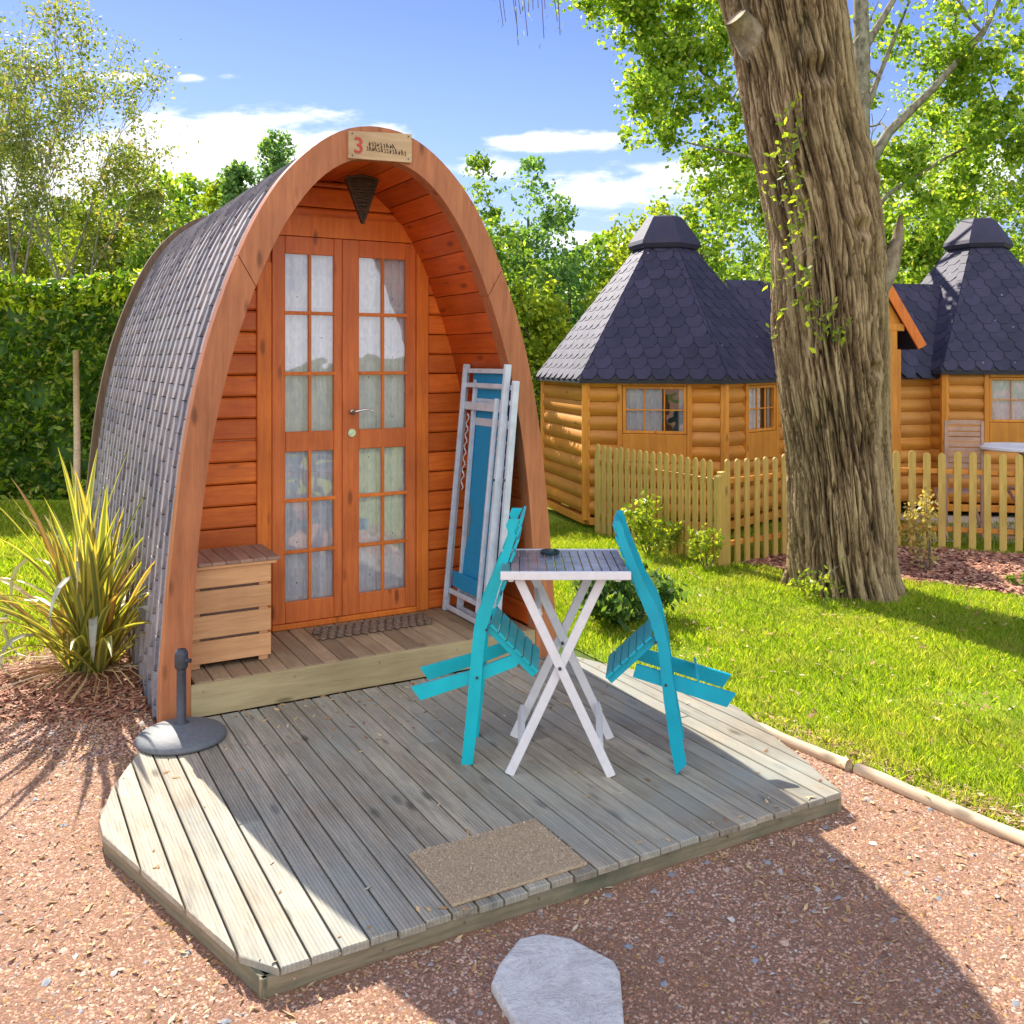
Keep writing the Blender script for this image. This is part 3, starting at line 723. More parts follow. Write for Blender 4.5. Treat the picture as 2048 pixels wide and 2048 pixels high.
# ------------------------------------------------------------ DECK
DECK = [(-1.46,-2.60),(1.50,-2.62),(1.86,-1.42),(1.88,-.9),(1.60,-.35),(1.44,.06),(-1.42,.06),(-1.57,-.36),(-1.84,-.93),(-1.85,-1.23)]
deck = thing('wooden_deck', 'weathered grooved board deck with cut corners in front of the pod', 'deck', (PC.x, PC.y, 0), PA)
def yrange(poly, x):
    ys = []
    n = len(poly)
    for i in range(n):
        (x0, y0), (x1, y1) = poly[i], poly[(i+1) % n]
        if (x0-x)*(x1-x) <= 0 and x0 != x1: ys.append(y0+(y1-y0)*(x-x0)/(x1-x0))
    return (min(ys), max(ys)) if len(ys) > 1 else None
def deckboards(b):
    x = -1.85; p = .1148; k = 0
    while x < 1.88:
        a, c = x+.0045, min(x+p-.0045, 1.875)
        ra, rc, rm = yrange(DECK, a), yrange(DECK, c), yrange(DECK, (a+c)/2)
        if ra and rc and c-a > .02:
            jit = random.uniform(-.009, .006); zt = .100+random.uniform(-.0015, .0015)
            top = min(ra[1], .0) if True else 0
            t_a, t_c = min(ra[1], -.008), min(rc[1], -.008)
            cuts = [None]
            if random.random() < .3: cuts = [random.uniform(-1.9, -.6)]
            segs = [((ra[0]+jit, rc[0]+jit), (t_a, t_c))]
            if cuts[0]:
                y = cuts[0]
                if ra[0] < y-.2 and rc[0] < y-.2 and t_a > y+.2 and t_c > y+.2:
                    segs = [((ra[0]+jit, rc[0]+jit), (y, y)), ((y+.006, y+.006), (t_a, t_c))]
            for (lo, hi) in segs:
                if hi[0]-lo[0] < .01: continue
                e = .004
                P = [(a, lo[0]), (c, lo[1]), (c, hi[1]), (a, hi[0])]
                P2 = [(a+e, lo[0]+e), (c-e, lo[1]+e), (c-e, hi[1]-e), (a+e, hi[0]-e)]
                vs = [(q[0], q[1], .072) for q in P]+[(q[0], q[1], zt-.004) for q in P]+[(q[0], q[1], zt) for q in P2]
                fs = [(3, 2, 1, 0), (8, 9, 10, 11)]+[(i, (i+1) % 4, 4+(i+1) % 4, 4+i) for i in range(4)]+[(4+i, 4+(i+1) % 4, 8+(i+1) % 4, 8+i) for i in range(4)]
                b.add(vs, fs)
        x += p
quick('deck_surface', M['deck'], deck, deckboards)
def under(b):
    P = [(x*.985, -1.27+(y+1.27)*.985) for x, y in DECK]
    b.prism([(x, y, .0) for x, y in P], (0, 0, .05))
quick('deck_substructure', M['shinglebase'], deck, under)
for i in range(len(DECK)):
    if i == 5: continue
    p, q = Vector((*DECK[i], 0)), Vector((*DECK[(i+1) % len(DECK)], 0)); d = (q-p).normalized(); nrm = Vector((d.y, -d.x, 0))
    L = (q-p).length
    f = MB(); f.box(0, L-.004, 0, .022, -.03, .0705, bev=.003); o = f.build('fascia_board', M['fascia'], deck)
    o.location = p+nrm*-.012; o.rotation_euler = (0, 0, math.atan2(d.y, d.x))
for k in range(1, 25, 3):
    x_ = -1.46+.1148*k
    if x_ < 1.45: quick('screw_head', M['chrome'], deck, lambda b: b.tube([(x_, -2.618, .06), (x_, -2.624, .06)], .006, 8))

# ------------------------------------------------------------ GROUND
def sheet(name, poly, z, mat, kind='structure', grid=0):
    b = MB(); b.add([(x, y, z) for x, y in poly], [tuple(range(len(poly)))]); o = b.build(name, mat); return tag(o, kind=kind)
sheet('ground', [(-400, -200), (400, -200), (400, 600), (-400, 600)], -.012, M['field'])
LAWN_R = [(7.9,-3.6),(2.44,4.47),(1.72,5.60),(1.45,5.95),(.9,6.8),(-1.9,11.9),(-2.2,20),(30,20),(30,-3.6)]
LAWN_L = [(-20,7.2),(-4.4,6.6),(-3.55,6.9),(-3.3,7.6),(-3.4,9),(-2.6,12),(-2.2,20),(-20,20)]
GRAV = [(-20,-45),(34,-45),(7.9,-3.6),(2.44,4.47),(1.72,5.60),(1.45,5.95),(.9,6.8),(-1.2,8),(-3.3,7.6),(-3.55,6.9),(-4.4,6.6),(-20,7.2)]
sheet('gravel_path', GRAV, .0, M['gravelbase'])
sheet('lawn_right', LAWN_R, -.004, M['lawnbase']); sheet('lawn_left', LAWN_L, -.004, M['lawnbase'])
BED = [(3.95,9.75),(4.55,9.45),(4.95,9.12),(6.2,8.6),(7.5,9.2),(7.5,10.5),(6.1,11.0),(4.2,11.7),(2.5,10.6),(3.0,10.2)]
sheet('mulch_bed', BED, .004, M['mulchbase'])
sheet('terrace_paving', [(4.3,12.0),(9.5,11.4),(9.5,13.6),(4.6,14.2)], .006, M['paving'])

# chips of stone as small faceted solids
def chips(name, P, smin, smax, flat, mat, zoff=0.0, kind='stuff', elong=1.0):
    n = len(P); O = np.array([(1,0,0),(0,1,0),(-1,0,0),(0,-1,0),(0,0,1)], float)
    sc = RN.uniform(smin, smax, (n, 1, 1))*RN.uniform(.6, 1.3, (n, 5, 1))
    V = O[None]*sc; V[:, :, 0] *= elong; V[:, 4, 2] *= flat; V[:, 4, :2] += RN.uniform(-.3, .3, (n, 2))*sc[:, 0, :]
    a = RN.uniform(0, 2*np.pi, n); ca, sa = np.cos(a), np.sin(a)
    X = V[:, :, 0]*ca[:, None]-V[:, :, 1]*sa[:, None]; Y = V[:, :, 0]*sa[:, None]+V[:, :, 1]*ca[:, None]
    Z = V[:, :, 2]
    tilt = RN.normal(0, .25, (n, 1)); tilt2 = RN.normal(0, .25, (n, 1))
    Z = Z+X*tilt+Y*tilt2
    W = np.stack([X+P[:, 0:1], Y+P[:, 1:2], Z+P[:, 2:3]+zoff], 2).reshape(-1, 3)
    o = arrmesh(name, W, 5, mat, faces=[(0, 1, 4), (1, 2, 4), (2, 3, 4), (3, 0, 4)])
    return tag(o, kind=kind)
def scatter(n, x0, x1, y0, y1, poly=None, excl=None, fr=.60):
    x = RN.uniform(x0, x1, n); y = RN.uniform(y0, y1, n); k = np.abs(x) < fr*y+.3
    if poly is not None: k &= inpoly(x, y, poly)
    for e in (excl or []): k &= ~inpoly(x, y, e)
    return np.stack([x[k], y[k]], 1)
DECKW = [tuple(loc2w(s, t).xy) for s, t in DECK]
PODW = [tuple(loc2w(s, t).xy) for s, t in [(-1.4, 0), (1.4, 0), (1.4, PODL), (-1.4, PODL)]]
q = scatter(480000, -5.6, 5.2, 2.2, 8.2, GRAV, [DECKW, PODW], .9)
def mound(x, y): return .10*np.exp(-(((x+2.95)/.9)**2+((y-6.75)/.75)**2))
P = np.c_[q, mound(q[:, 0], q[:, 1])-.002]
tag(chips('gravel', P, .004, .0100, .75, M['gravel'], elong=1.5), 'fine pinkish brown gravel and chippings covering the ground', None, None, 'stuff')
q = scatter(900, -4, 4.6, 2.6, 7.5, GRAV, [DECKW, PODW]); P = np.c_[q, mound(q[:, 0], q[:, 1])]
lg = chips('larger_pebbles', P, .012, .026, .6, stonesmat('pebble_stone', [(0,(.26,.28,.30)),(.3,(.42,.36,.32)),(.55,(.55,.38,.28)),(.8,(.34,.34,.35)),(.93,(.62,.56,.48))]))
tag(lg, 'loose grey and pale pebbles among the gravel', None, None, 'stuff')
q = scatter(9000, -4.2, 4.6, 2.6, 7.5, GRAV, [DECKW, PODW]); q = q[fbm(np.c_[q*1.3, np.zeros(len(q))], 3, 15) > .5]; P = np.c_[q, mound(q[:, 0], q[:, 1])+.008]
tag(chips('gravel_litter', P, .003, .009, .3, M['litter'], elong=3.2), 'straw and dry leaf bits scattered through the gravel', None, None, 'stuff')
# mulch mound under the flax
def moundmesh(b):
    n = 44
    for_ = []
    for j in range(n+1):
        for i in range(n+1):
            x = -4.3+2.5*i/n; y = 5.6+2.4*j/n; for_.append((x, y, float(mound(np.float64(x), np.float64(y)))-.004))
    b.add(for_, [(j*(n+1)+i, j*(n+1)+i+1, (j+1)*(n+1)+i+1, (j+1)*(n+1)+i) for j in range(n) for i in range(n)])
tag(quick('planting_mound', M['mulchbase'], None, moundmesh, True), kind='structure')
q = scatter(26000, -4.2, -1.9, 5.9, 7.7, None, [DECKW, PODW]); r_ = ((q[:, 0]+2.95)/1.15)**2+((q[:, 1]-6.7)/.8)**2; q = q[r_ < RN.uniform(.35, 1.1, len(q))]
P = np.c_[q, mound(q[:, 0], q[:, 1])+.002+RN.uniform(0, .02, len(q))]
tag(chips('bark_mulch', P, .006, .013, .35, M['mulch'], elong=3.0), 'reddish bark mulch and dry stalks round the flax', None, None, 'stuff')
q = scatter(26000, 2.4, 7.5, 8.3, 11.8, BED); P = np.c_[q, RN.uniform(.0, .03, len(q))+.01]
tag(chips('bed_mulch', P, .012, .026, .4, M['mulch'], elong=2.2), 'red bark mulch in the bed before the fence', None, None, 'stuff')
# litter on the deck and on the step
q = scatter(6000, -3, 2.5, 3.4, 7.2, DECKW)
lo = np.array([((x-PC.x)*POD_U[0]+(y-PC.y)*POD_U[1], (x-PC.x)*POD_D[0]+(y-PC.y)*POD_D[1]) for x, y in q])
pr = .03+.75*np.exp(-((lo[:, 1]+.05)/.20)**2)+.5*np.exp(-((lo[:, 0]-.1)**2/.6+(lo[:, 1]+.6)**2/.10))+.3*np.exp(-((lo[:, 1]+2.55)/.07)**2)
q = q[RN.random(len(q)) < pr]
tag(chips('leaf_litter', np.c_[q, np.full(len(q), .103)], .003, .012, .3, M['litter'], elong=2.5), 'dry leaf bits and straw strewn over the deck', None, None, 'stuff')

# ------------------------------------------------------------ GRASS
def grass(name, q, h0, h1, w, label):
    n = len(q); h = RN.uniform(h0, h1, n); a = RN.uniform(0, 2*np.pi, n); l = RN.normal(0, .45, (n, 2))*h[:, None]
    # tufts: vary with noise
    nz_ = fbm(np.c_[q*2.6, np.zeros(n)], 3, 5); h *= .55+.9*nz_
    B = np.c_[q, np.zeros(n)]; s = np.c_[np.cos(a), np.sin(a), np.zeros(n)]*w*.5
    mid = B+np.c_[l*.35, h*.6]; tip = B+np.c_[l, h]
    V = np.stack([B-s, B+s, mid+s*.8, tip, mid-s*.8], 1).reshape(-1, 3)
    return tag(arrmesh(name, V, 5, M['grass']), label, None, None, 'stuff')
BASE = np.array([3.45, 9.35])
q = scatter(470000, -.2, 8.0, 4.2, 13.2, LAWN_R, [BED, DECKW, PODW]); keep = RN.random(len(q)) < np.clip(1.25-(q[:, 1]-4)*.085, .25, 1); q = q[keep]
e_ = np.hypot(*(q-BASE).T) > .48; q = q[e_]
bald = fbm(np.c_[q*1.1, np.zeros(len(q))], 3, 9); q = q[RN.random(len(q)) < np.clip((bald-.25)*5, .35, 1)]
grass('grass_right', q, .025, .070, .0062, 'bright sunlit lawn grass between the deck and the fence')
q = scatter(90000, -10, -2.2, 6.7, 15, LAWN_L, [PODW]); grass('grass_left', q, .04, .11, .014, 'lawn grass between the flax plant and the hedge')
# dry fringe along edging
ed = np.array([(1.46,5.93),(1.72,5.62),(2.44,4.53),(3.1,3.6)])
def along(P, n, sd):
    d = np.r_[0, np.cumsum(np.hypot(*np.diff(P, axis=0).T))]; u = RN.uniform(0, d[-1], n)
    return np.c_[np.interp(u, d, P[:, 0]), np.interp(u, d, P[:, 1])]+RN.normal(0, sd, (n, 2))
q = along(ed+np.array([.12, .08]), 2500, .07)
tag(chips('dry_thatch', np.c_[q, RN.uniform(.005, .03, len(q))], .004, .009, .3, M['litter'], elong=4), 'dry straw thatch along the edge of the lawn', None, None, 'stuff')
q = scatter(1500, .5, 7.5, 4.4, 10.5, LAWN_R, [BED, DECKW, PODW])
tag(chips('lawn_litter', np.c_[q, RN.uniform(.02, .05, len(q))], .006, .016, .3, M['litter'], elong=2), 'fallen dry leaves lying in the lawn grass', None, None, 'stuff')
# edging logs
for i, (p, q2) in enumerate([((1.47, 5.90), (1.90, 5.28)), ((1.92, 5.25), (2.46, 4.43)), ((2.48, 4.40), (3.35, 3.12)), ((3.37, 3.09), (4.3, 1.7))]):
    e = thing('edging_log', ['half round edging log nearest the pod beside the deck', 'half round edging log opposite the right front deck corner', 'half round edging log between gravel and lawn at the right picture edge', 'edging log beyond the right edge of the gravel'][i], 'edging log', (*p, .02), math.atan2(q2[1]-p[1], q2[0]-p[0]), 'round logs edging the lawn')
    L = math.hypot(q2[0]-p[0], q2[1]-p[1])-.012
    quick('log', M['edgelog'], e, lambda b: b.tube([(k*L/6, .006*math.sin(k*2+i), .004*math.sin(k*1.3)) for k in range(7)], [.034, .036, .035, .037, .036, .035, .034], 14), True)
e = thing('edging_log', 'short pale log edging the mulch bed right of the big tree', 'edging log', (4.95, 9.08, .05), -.38, None)
quick('log', M['edgelog'], e, lambda b: b.tube([(0, 0, 0), (1.0, .01, 0), (2.2, 0, 0)], .055, 12), True)

# flagstone
st = [(-.075,3.43),(-.05,3.53),(.03,3.69),(.12,3.72),(.23,3.69),(.385,3.55),(.40,3.49),(.385,3.25),(.37,3.08),(.10,3.04),(.02,3.2)]
def stone(b):
    c = np.mean(st, 0); rings = []
    for (f, z) in ((1.0, -.01), (1.0, .028), (.985, .036), (.95, .040)):
        rings.append([(c[0]+(x-c[0])*f, c[1]+(y-c[1])*f, z) for x, y in st])
    n = len(st); vs = sum(rings, []); fs = [(r*n+i, r*n+(i+1) % n, (r+1)*n+(i+1) % n, (r+1)*n+i) for r in range(3) for i in range(n)]
    fs.append(tuple(3*n+i for i in range(n))); b.add(vs, fs)
tag(quick('stepping_stone', M['stone'], None, stone), 'large pale irregular flagstone set in the gravel before the deck', 'stepping stone')

# ------------------------------------------------------------ THINGS ON THE DECK
# coir mat
mt = thing('door_mat', 'plain brown coir mat lying near the front edge of the deck', 'door mat', loc2w(-.36, -2.345, .101), PA)
quick('mat_pad', M['coir'], mt, lambda b: b.box(-.325, .325, -.225, .225, .0, .014, bev=.004))
def matfuzz():
    n = 9000; P = np.c_[RN.uniform(-.325, .325, n), RN.uniform(-.225, .225, n), np.full(n, .013)]
    return P
Pm = matfuzz(); n = len(Pm); dd = RN.normal(0, .006, (n, 3)); dd[:, 2] = RN.uniform(.003, .008, n); sd = RN.normal(0, .0014, (n, 3)); sd[:, 2] = 0
V = np.stack([Pm-sd, Pm+sd, Pm+dd], 1).reshape(-1, 3)
o = arrmesh('coir_pile', V, 3, stonesmat('coir_fibre', [(0,(.52,.38,.23)),(.4,(.68,.53,.34)),(.7,(.40,.28,.16)),(.85,(.78,.65,.45))]), mt); o['kind'] = 'stuff'
# fretwork rubber mat
dm = thing('door_mat', 'dark openwork scrolled mat on the porch boards below the doors', 'door mat', loc2w(.19, .64, .309), PA)
def fret(b):
    rs = random.Random(9)
    for i in range(14):
        for j in range(4):
            x = -.41+i*.063+(.03 if j % 2 else 0); y = -.115+j*.076
            pts = [(x+.030*math.cos(a)*(1-.06*a), y+.034*math.sin(a)*(1-.06*a), .011) for a in [k*.6+rs.uniform(0, .3) for k in range(10)]]
            b.tube(pts, .0085, 6)
            b.tube([(x-.03, y, .009), (x+.035, y+.02, .009)], .007, 5)
    for p, q_ in (((-.445, -.155), (.445, -.155)), ((-.445, .155), (.445, .155)), ((-.445, -.155), (-.445, .155)), ((.445, -.155), (.445, .155))):
        pass
quick('scrolled_rubber', plain('brown_rubber', (.26,.17,.11), .6, .3, 40), dm, fret)

# umbrella base
ub = thing('parasol_base', 'dark grey round parasol base with short pole at the deck corner', 'parasol base', (-1.92, 5.47, .10))
quick('weighted_disc', M['concrete'], ub, lambda b: b.lathe((0, 0, 0), [(.235, 0), (.252, .008), (.252, .022), (.235, .038), (.19, .058), (.12, .078), (.06, .088), (.045, .095)], 48), True)
quick('pole_sleeve', M['iron'], ub, lambda b: (b.lathe((0, 0, .08), [(.045, 0), (.048, .012), (.036, .024), (.027, .03), (.0265, .36), (.028, .365), (.028, .44)], 24)), True)
quick('clamp_collar', M['iron'], ub, lambda b: (b.lathe((0, 0, .41), [(.032, 0), (.038, .01), (.038, .085), (.033, .10), (.024, .105)], 24), b.tube([(.03, -.01, .46), (.062, -.02, .46)], .012, 8)), True)

# storage crate
cr = thing('storage_box', 'pale slatted pine storage box with darker lid beside the doors', 'storage box', loc2w(-.925, .27, .309), PA)
CW, CD, CH = .53, .44, .665    # width (s), depth (t), height
def slats(b):
    z = .035
    for k in range(4):
        h = .143; b.box(-CW/2, CW/2, 0, .016, z, z+h)
        b.box(CW/2-.015, CW/2+.001, .017, CD, z, z+h)
        b.box(-CW/2-.001, -CW/2+.015, .017, CD, z, z+h)
        z += h+.019
quick('slatted_side', M['crate'], cr, slats)
for x in (-CW/2+.046, CW/2-.046):
    for y in (.017, CD-.03): quick('corner_post', M['crate'], cr, lambda b: b.box(x-.03, x+.03, y, y+.03, .0, CH-.01))
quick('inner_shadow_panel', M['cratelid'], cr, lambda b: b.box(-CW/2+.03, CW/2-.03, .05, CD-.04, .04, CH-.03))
def lid(b):
    n = 7
    for k in range(n):
        x0 = -CW/2-.035+(CW+.09)*k/n; b.box(x0+.001, x0+(CW+.09)/n-.002, -.035, CD+.01, CH, CH+.022)
quick('lid', M['cratelid'], cr, lid)
quick('lid_rim', M['crate'], cr, lambda b: b.box(-CW/2-.03, CW/2+.03, -.030, -.012, CH-.02, CH-.001))

# folded garden chairs leaning against the lining
def folded_chair(H_, tt0, tt1, lean_top, foot, label):
    g = thing('folded_chair', label, 'folding chair', loc2w(foot, (tt0+tt1)/2, .309), PA, 'folded chairs leaning in the porch')
    a = math.atan2(lean_top-foot, H_)
    def pt(y, h, off=0): # y along t, h along chair length, off normal
        return (math.sin(a)*h+math.cos(a)*off, y-(tt0+tt1)/2-.112*h, math.cos(a)*h-math.sin(a)*off)
    def rail(b, y, h0, h1, off=0, w=.035, th=.05): b.bar(pt(y, h0, off), pt(y, h1, off), w, th, (0, 1, 0))
    for y in (tt0+.02, tt1-.02):
        quick('outer_rail', M['greypaint'], g, lambda b: rail(b, y, 0, H_))
    for y in (tt0+.075, tt1-.07):
        quick('inner_rail', M['greypaint'], g, lambda b: rail(b, y, .12, H_-.25 if y < .5 else H_-.04, -.035, .022, .035))
    for h in (.035, .17, H_-.32, H_-.16, H_-.05):
        quick('crossbar', M['greypaint'], g, lambda b: b.bar(pt(tt0+.035, h, -.005), pt(tt1-.035, h, -.005), .035 if h != H_-.32 else .06, .022, (1, 0, 0) if False else (0, 0, 1)))
    # canvas sling
    def canvas(b):
        n = 30; vs = []
        for i in range(n+1):
            u = i/n; h = .20+u*(H_-.24); sag = .03+.012*math.sin(u*math.pi)
            waist = .15*math.exp(-((u-.30)/.20)**2)
            vs += [pt(tt0+.055, h, sag), pt(tt1-.085-waist, h, sag)]
        b.add(vs, [(2*i, 2*i+1, 2*i+3, 2*i+2) for i in range(n)])
        b.add([(x+.006, y, z) for x, y, z in vs], [(2*i, 2*i+2, 2*i+3, 2*i+1) for i in range(n)])
    quick('canvas_sling', M['bluecloth'], g, canvas, True)
    quick('lower_canvas', M['bluecloth'], g, lambda b: b.bar(pt(tt0+.09, .27, .01), pt(tt1-.09, .27, .01), .12, .02, (0, 0, 1)))
    for y, sg in ((tt0+.11, 1), (tt1-.115, -1)):
        def lace(b):
            pts = []
            for k in range(34):
                h = H_-.98+k*.018; pts.append(pt(y+sg*(.022*math.sin(k*1.25)), h, .0))
            b.tube(pts, .0055, 5)
        quick('lacing_cord', M['rope'], g, lace)
    for y in (tt0+.02, tt1-.02): quick('pivot_bolt', M['iron'], g, lambda b: b.tube([pt(y, 1.12, -.024), pt(y, 1.12, -.034)], .009, 8))
    return g
folded_chair(1.96, .15, .85, .965, .885, 'folded grey frame chair with blue canvas, the front one leaning in the porch')
folded_chair(1.84, .09, .74, 1.005, .955, 'folded grey frame chair with blue canvas behind the first, against the porch lining')

# table
tb = thing('bistro_table', 'white folding slatted table with crossed legs between the turquoise chairs', 'table', (.28, 5.2, .10))
TZ = 1.19-.10
def rel(x, y, z, o): return (x-o.location.x, y-o.location.y, z-o.location.z)
def tabletop(b):
    x0, x1, y0, y1 = -.335, .335, -.30, .30; n = 14; w = (x1-x0)/n
    for k in range(n):
        mi = 1 if k == 1 else (2 if k == 0 else 0)
        b.box(x0+k*w+.0025, x0+(k+1)*w-.0025, y0+.022, y1-.022, TZ-.012, TZ+.006, mi)
quick('table_slats', [M['tabtop'], M['tabpink'], M['tabteal']], tb, tabletop)
quick('table_frame', M['white'], tb, lambda b: (b.box(-.34, .34, -.302, -.280, TZ-.035, TZ+.008), b.box(-.34, .34, .280, .302, TZ-.035, TZ+.008),
      b.box(-.300, -.272, -.279, .279, TZ-.05, TZ-.014), b.box(.262, .29, -.279, .279, TZ-.05, TZ-.014)))
for (yl, dy) in ((-.225, .0), (.272, 0)):
    xs = ((-.245, .245), (.20, -.295)) if yl < 0 else ((-.20, .29), (.22, -.27))
    for j, (xa, xb) in enumerate(xs):
        quick('leg', M['white'], tb, lambda b: b.bar((xa, yl+(.024 if j else 0), TZ-.045), (xb, yl+(.024 if j else 0), .002), .022, .048))
quick('stretcher', M['white'], tb, lambda b: b.bar((-.228, -.20, .17), (-.228, .28, .17), .055, .022, (.4, 0, 1)))
quick('stretcher', M['white'], tb, lambda b: b.bar((.185, -.21, .17), (.225, .28, .19), .055, .022, (-.4, 0, 1)))
quick('stretcher', M['white'], tb, lambda b: b.bar((-.135, -.20, .86), (-.135, .28, .86), .04, .022, (.4, 0, -1)))
quick('pivot_bolt', M['iron'], tb, lambda b: b.tube([(-.028, -.25, .575), (-.028, -.236, .575)], .009, 8))
quick('pivot_bolt', M['iron'], tb, lambda b: b.tube([(.012, .245, .56), (.012, .26, .56)], .009, 8))
bowl = thing('dish', 'small dark glass ashtray on the slatted table top', 'dish', (.215, 5.36, TZ+.107))  # small bowl placed for a dark spot on the table top
quick('glass_bowl', plain('dark_green_glass', (.03,.06,.06), .08, .1, 5), bowl, lambda b: b.lathe((0, 0, 0), [(.045, 0), (.055, .004), (.058, .018), (.052, .020), (.046, .008), (.01, .007)], 12), False)

# turquoise chairs
def teal_chair(label, mat, Y0, width, up, seatA, seatB, low, sgn, cross=None):
    ox = up[0][0]; g = thing('garden_chair', label, 'folding chair', (ox, Y0, .10), -.05 if sgn > 0 else -.15, 'turquoise folding chairs at the table')
    L = lambda p, y: (p[0]-ox, y, p[1]-.10)
    for y in (0, width-.024):
        quick('upright', mat, g, lambda b: b.prism([L(p, y) for p in up], (0, .024, 0)))
    for y in (.026, width-.05):
        quick('seat_rail', mat, g, lambda b: b.prism([L(p, y) for p in low], (0, .024, 0)))
        quick('seat_support', mat, g, lambda b: b.bar(L(seatA, y+.012), L(seatB, y+.012), .022, .036, (0, 1, 0)))
    A, B = Vector(L(seatA, 0)), Vector(L(seatB, 0)); d = (B-A).normalized(); nr = Vector((-d.z, 0, d.x)); 
    if nr.z < 0: nr = -nr
    n = 6; Ls = (B-A).length/n
    for k in range(n):
        c = A+d*(Ls*(k+.5)); 
        quick('seat_slat', mat, g, lambda b: b.obox((c.x+nr.x*.027, width/2, c.z+nr.z*.027), d*(Ls-.010), (0, width-.004, 0), nr*.014))
    mx = (low[0][0]+low[1][0])/2; cxp = sum(p[0] for p in up)/len(up)
    for (px_, pz_) in ((seatA[0]-.01*sgn*0, seatA[1]-.01), ((-.19 if sgn > 0 else .815), .575)):
        quick('bolt', M['iron'], g, lambda b: b.tube([L((px_, pz_), -.001), L((px_, pz_), -.006)], .008, 8))
    pts = [Vector((p[0]-ox, 0, p[1]-.1)) for p in up]
    return g, pts, L
upL = [(-.276,.101),(-.214,.101),(-.174,.448),(-.155,.709),(-.137,.844),(-.08,1.031),(-.028,1.187),(.008,1.302),(.022,1.345),(.012,1.375),(.042,1.436),(-.020,1.436),(-.034,1.40),(-.018,1.36),(-.039,1.292),(-.096,1.156),(-.143,1.031),(-.19,.927),(-.207,.844),(-.221,.709),(-.247,.396)]
g, _, L = teal_chair('bright turquoise folding slatted chair left of the white table', M['teal'], 5.12, .40, upL, (-.137,.845), (.123,.585),
    [(-.554,.506),(-.502,.436),(-.163,.553),(.024,.631),(.040,.66),(-.007,.688),(-.216,.605)], 1)
backL = [(-.022,1.15),(-.048,1.075),(-.078,.995),(-.003,1.23),(.018,1.30),(.030,1.37),(.042,1.42)]
for (x, z) in backL:
    quick('back_slat', M['teal'], g, lambda b: b.obox(L((x+.006, z), .20)[:1]+(.20,)+L((x, z), 0)[2:], (.022, 0, .052), (0, .40, 0), (-.012, 0, .005)))
upR = [(.868,.101),(.924,.161),(.875,.445),(.835,.749),(.799,.911),(.774,.982),(.703,1.104),(.632,1.277),(.600,1.36),(.590,1.40),(.572,1.439),(.540,1.436),(.548,1.40),(.561,1.36),(.581,1.277),(.637,1.135),(.703,.972),(.738,.901),(.774,.769),(.804,.496),(.84,.242)]
g, _, L = teal_chair('deeper turquoise folding slatted chair right of the white table', M['teal2'], 4.99, .38, upR, (.762,.81), (.515,.572),
    [(.662,.668),(1.18,.536),(1.134,.465),(.642,.600)], -1)
for (x, z) in [(.700,1.06),(.672,1.125),(.646,1.195),(.615,1.265),(.592,1.33),(.578,1.395)]:
    quick('back_slat', M['teal2'], g, lambda b: b.obox(L((x-.030, z), 0)[:1]+(.19,)+L((x, z), 0)[2:], (-.020, 0, .050), (0, .38, 0), (.012, 0, .005)))
quick('cross_brace', M['teal2'], g, lambda b: b.bar(L((.985, .60), .03), L((.985, .60), .33), .012, .055, (1, 0, .2)))

# ------------------------------------------------------------ FLAX PLANT
fx = thing('flax_plant', 'spiky yellow and green flax plant growing beside the pod', 'plant', (-2.98, 6.68, .09))
def flax():
    rs = random.Random(5); nb = 118
    fol = MB()
    for k in range(nb):
        az = rs.uniform(0, 2*math.pi); sp_ = rs.random()**.75; lean = .08+1.5*sp_
        L_ = rs.uniform(1.0, 1.72)*(1-.12*sp_); w = rs.uniform(.017, .029)
        broken = rs.random() < .05
        p = Vector((rs.uniform(-.13, .13), rs.uniform(-.13, .13), 0)); ang = lean*.50; n = 14
        d0 = Vector((math.cos(az), math.sin(az), 0)); sd = Vector((-math.sin(az), math.cos(az), 0)); tw = rs.uniform(-.5, .5)
        prev = None; ds = L_/n
        for i in range(n+1):
            u = i/n; ang += (lean*.9*u+.02)*.11
            if broken and u > .55: ang += .38
            dirv = (d0*math.sin(ang)+Vector((0, 0, 1))*math.cos(ang)).normalized()
            if i: p = p+dirv*ds
            wd = w*(min(1, .55+u*2.2))*(1-max(0, (u-.62)/.38)**1.6)+.0012
            s2 = (sd*math.cos(tw*u)+dirv.cross(sd)*math.sin(tw*u)).normalized(); nn = dirv.cross(s2)
            row = [p-s2*wd+nn*wd*.35, p-s2*wd*.55+nn*wd*.15, p, p+s2*wd*.55+nn*wd*.15, p+s2*wd+nn*wd*.35]
            if prev:
                base = len(fol.v); fol.v += [tuple(q_) for q_ in prev+row]
                for j in range(4):
                    fol.f.append((base+j, base+j+1, base+5+j+1, base+5+j)); 
                    fol.m.append(2 if broken and u > .5 else (1 if (j in (0, 3)) ^ (k % 3 == 0) else 0))
            prev = row
    return fol
fm = flax()
# welding keeps each blade one island so its colour is its own
o = fm.build('leaf_blades', [M['phgreen'], M['phyel'], M['phgrey']], fx)
import bmesh
bm = bmesh.new(); bm.from_mesh(o.data); bmesh.ops.remove_doubles(bm, verts=bm.verts, dist=1e-5); bm.to_mesh(o.data); bm.free()
quick('dead_stalks', M['litter'], fx, lambda b: [b.tube([(0.1*math.cos(a), .1*math.sin(a), .03), (r*.6*math.cos(a+.1), r*.6*math.sin(a+.1), .06), (r*math.cos(a), r*math.sin(a), .01)], .005, 4) for a, r in [(random.uniform(0, 6.28), random.uniform(.25, .7)) for _ in range(60)]])

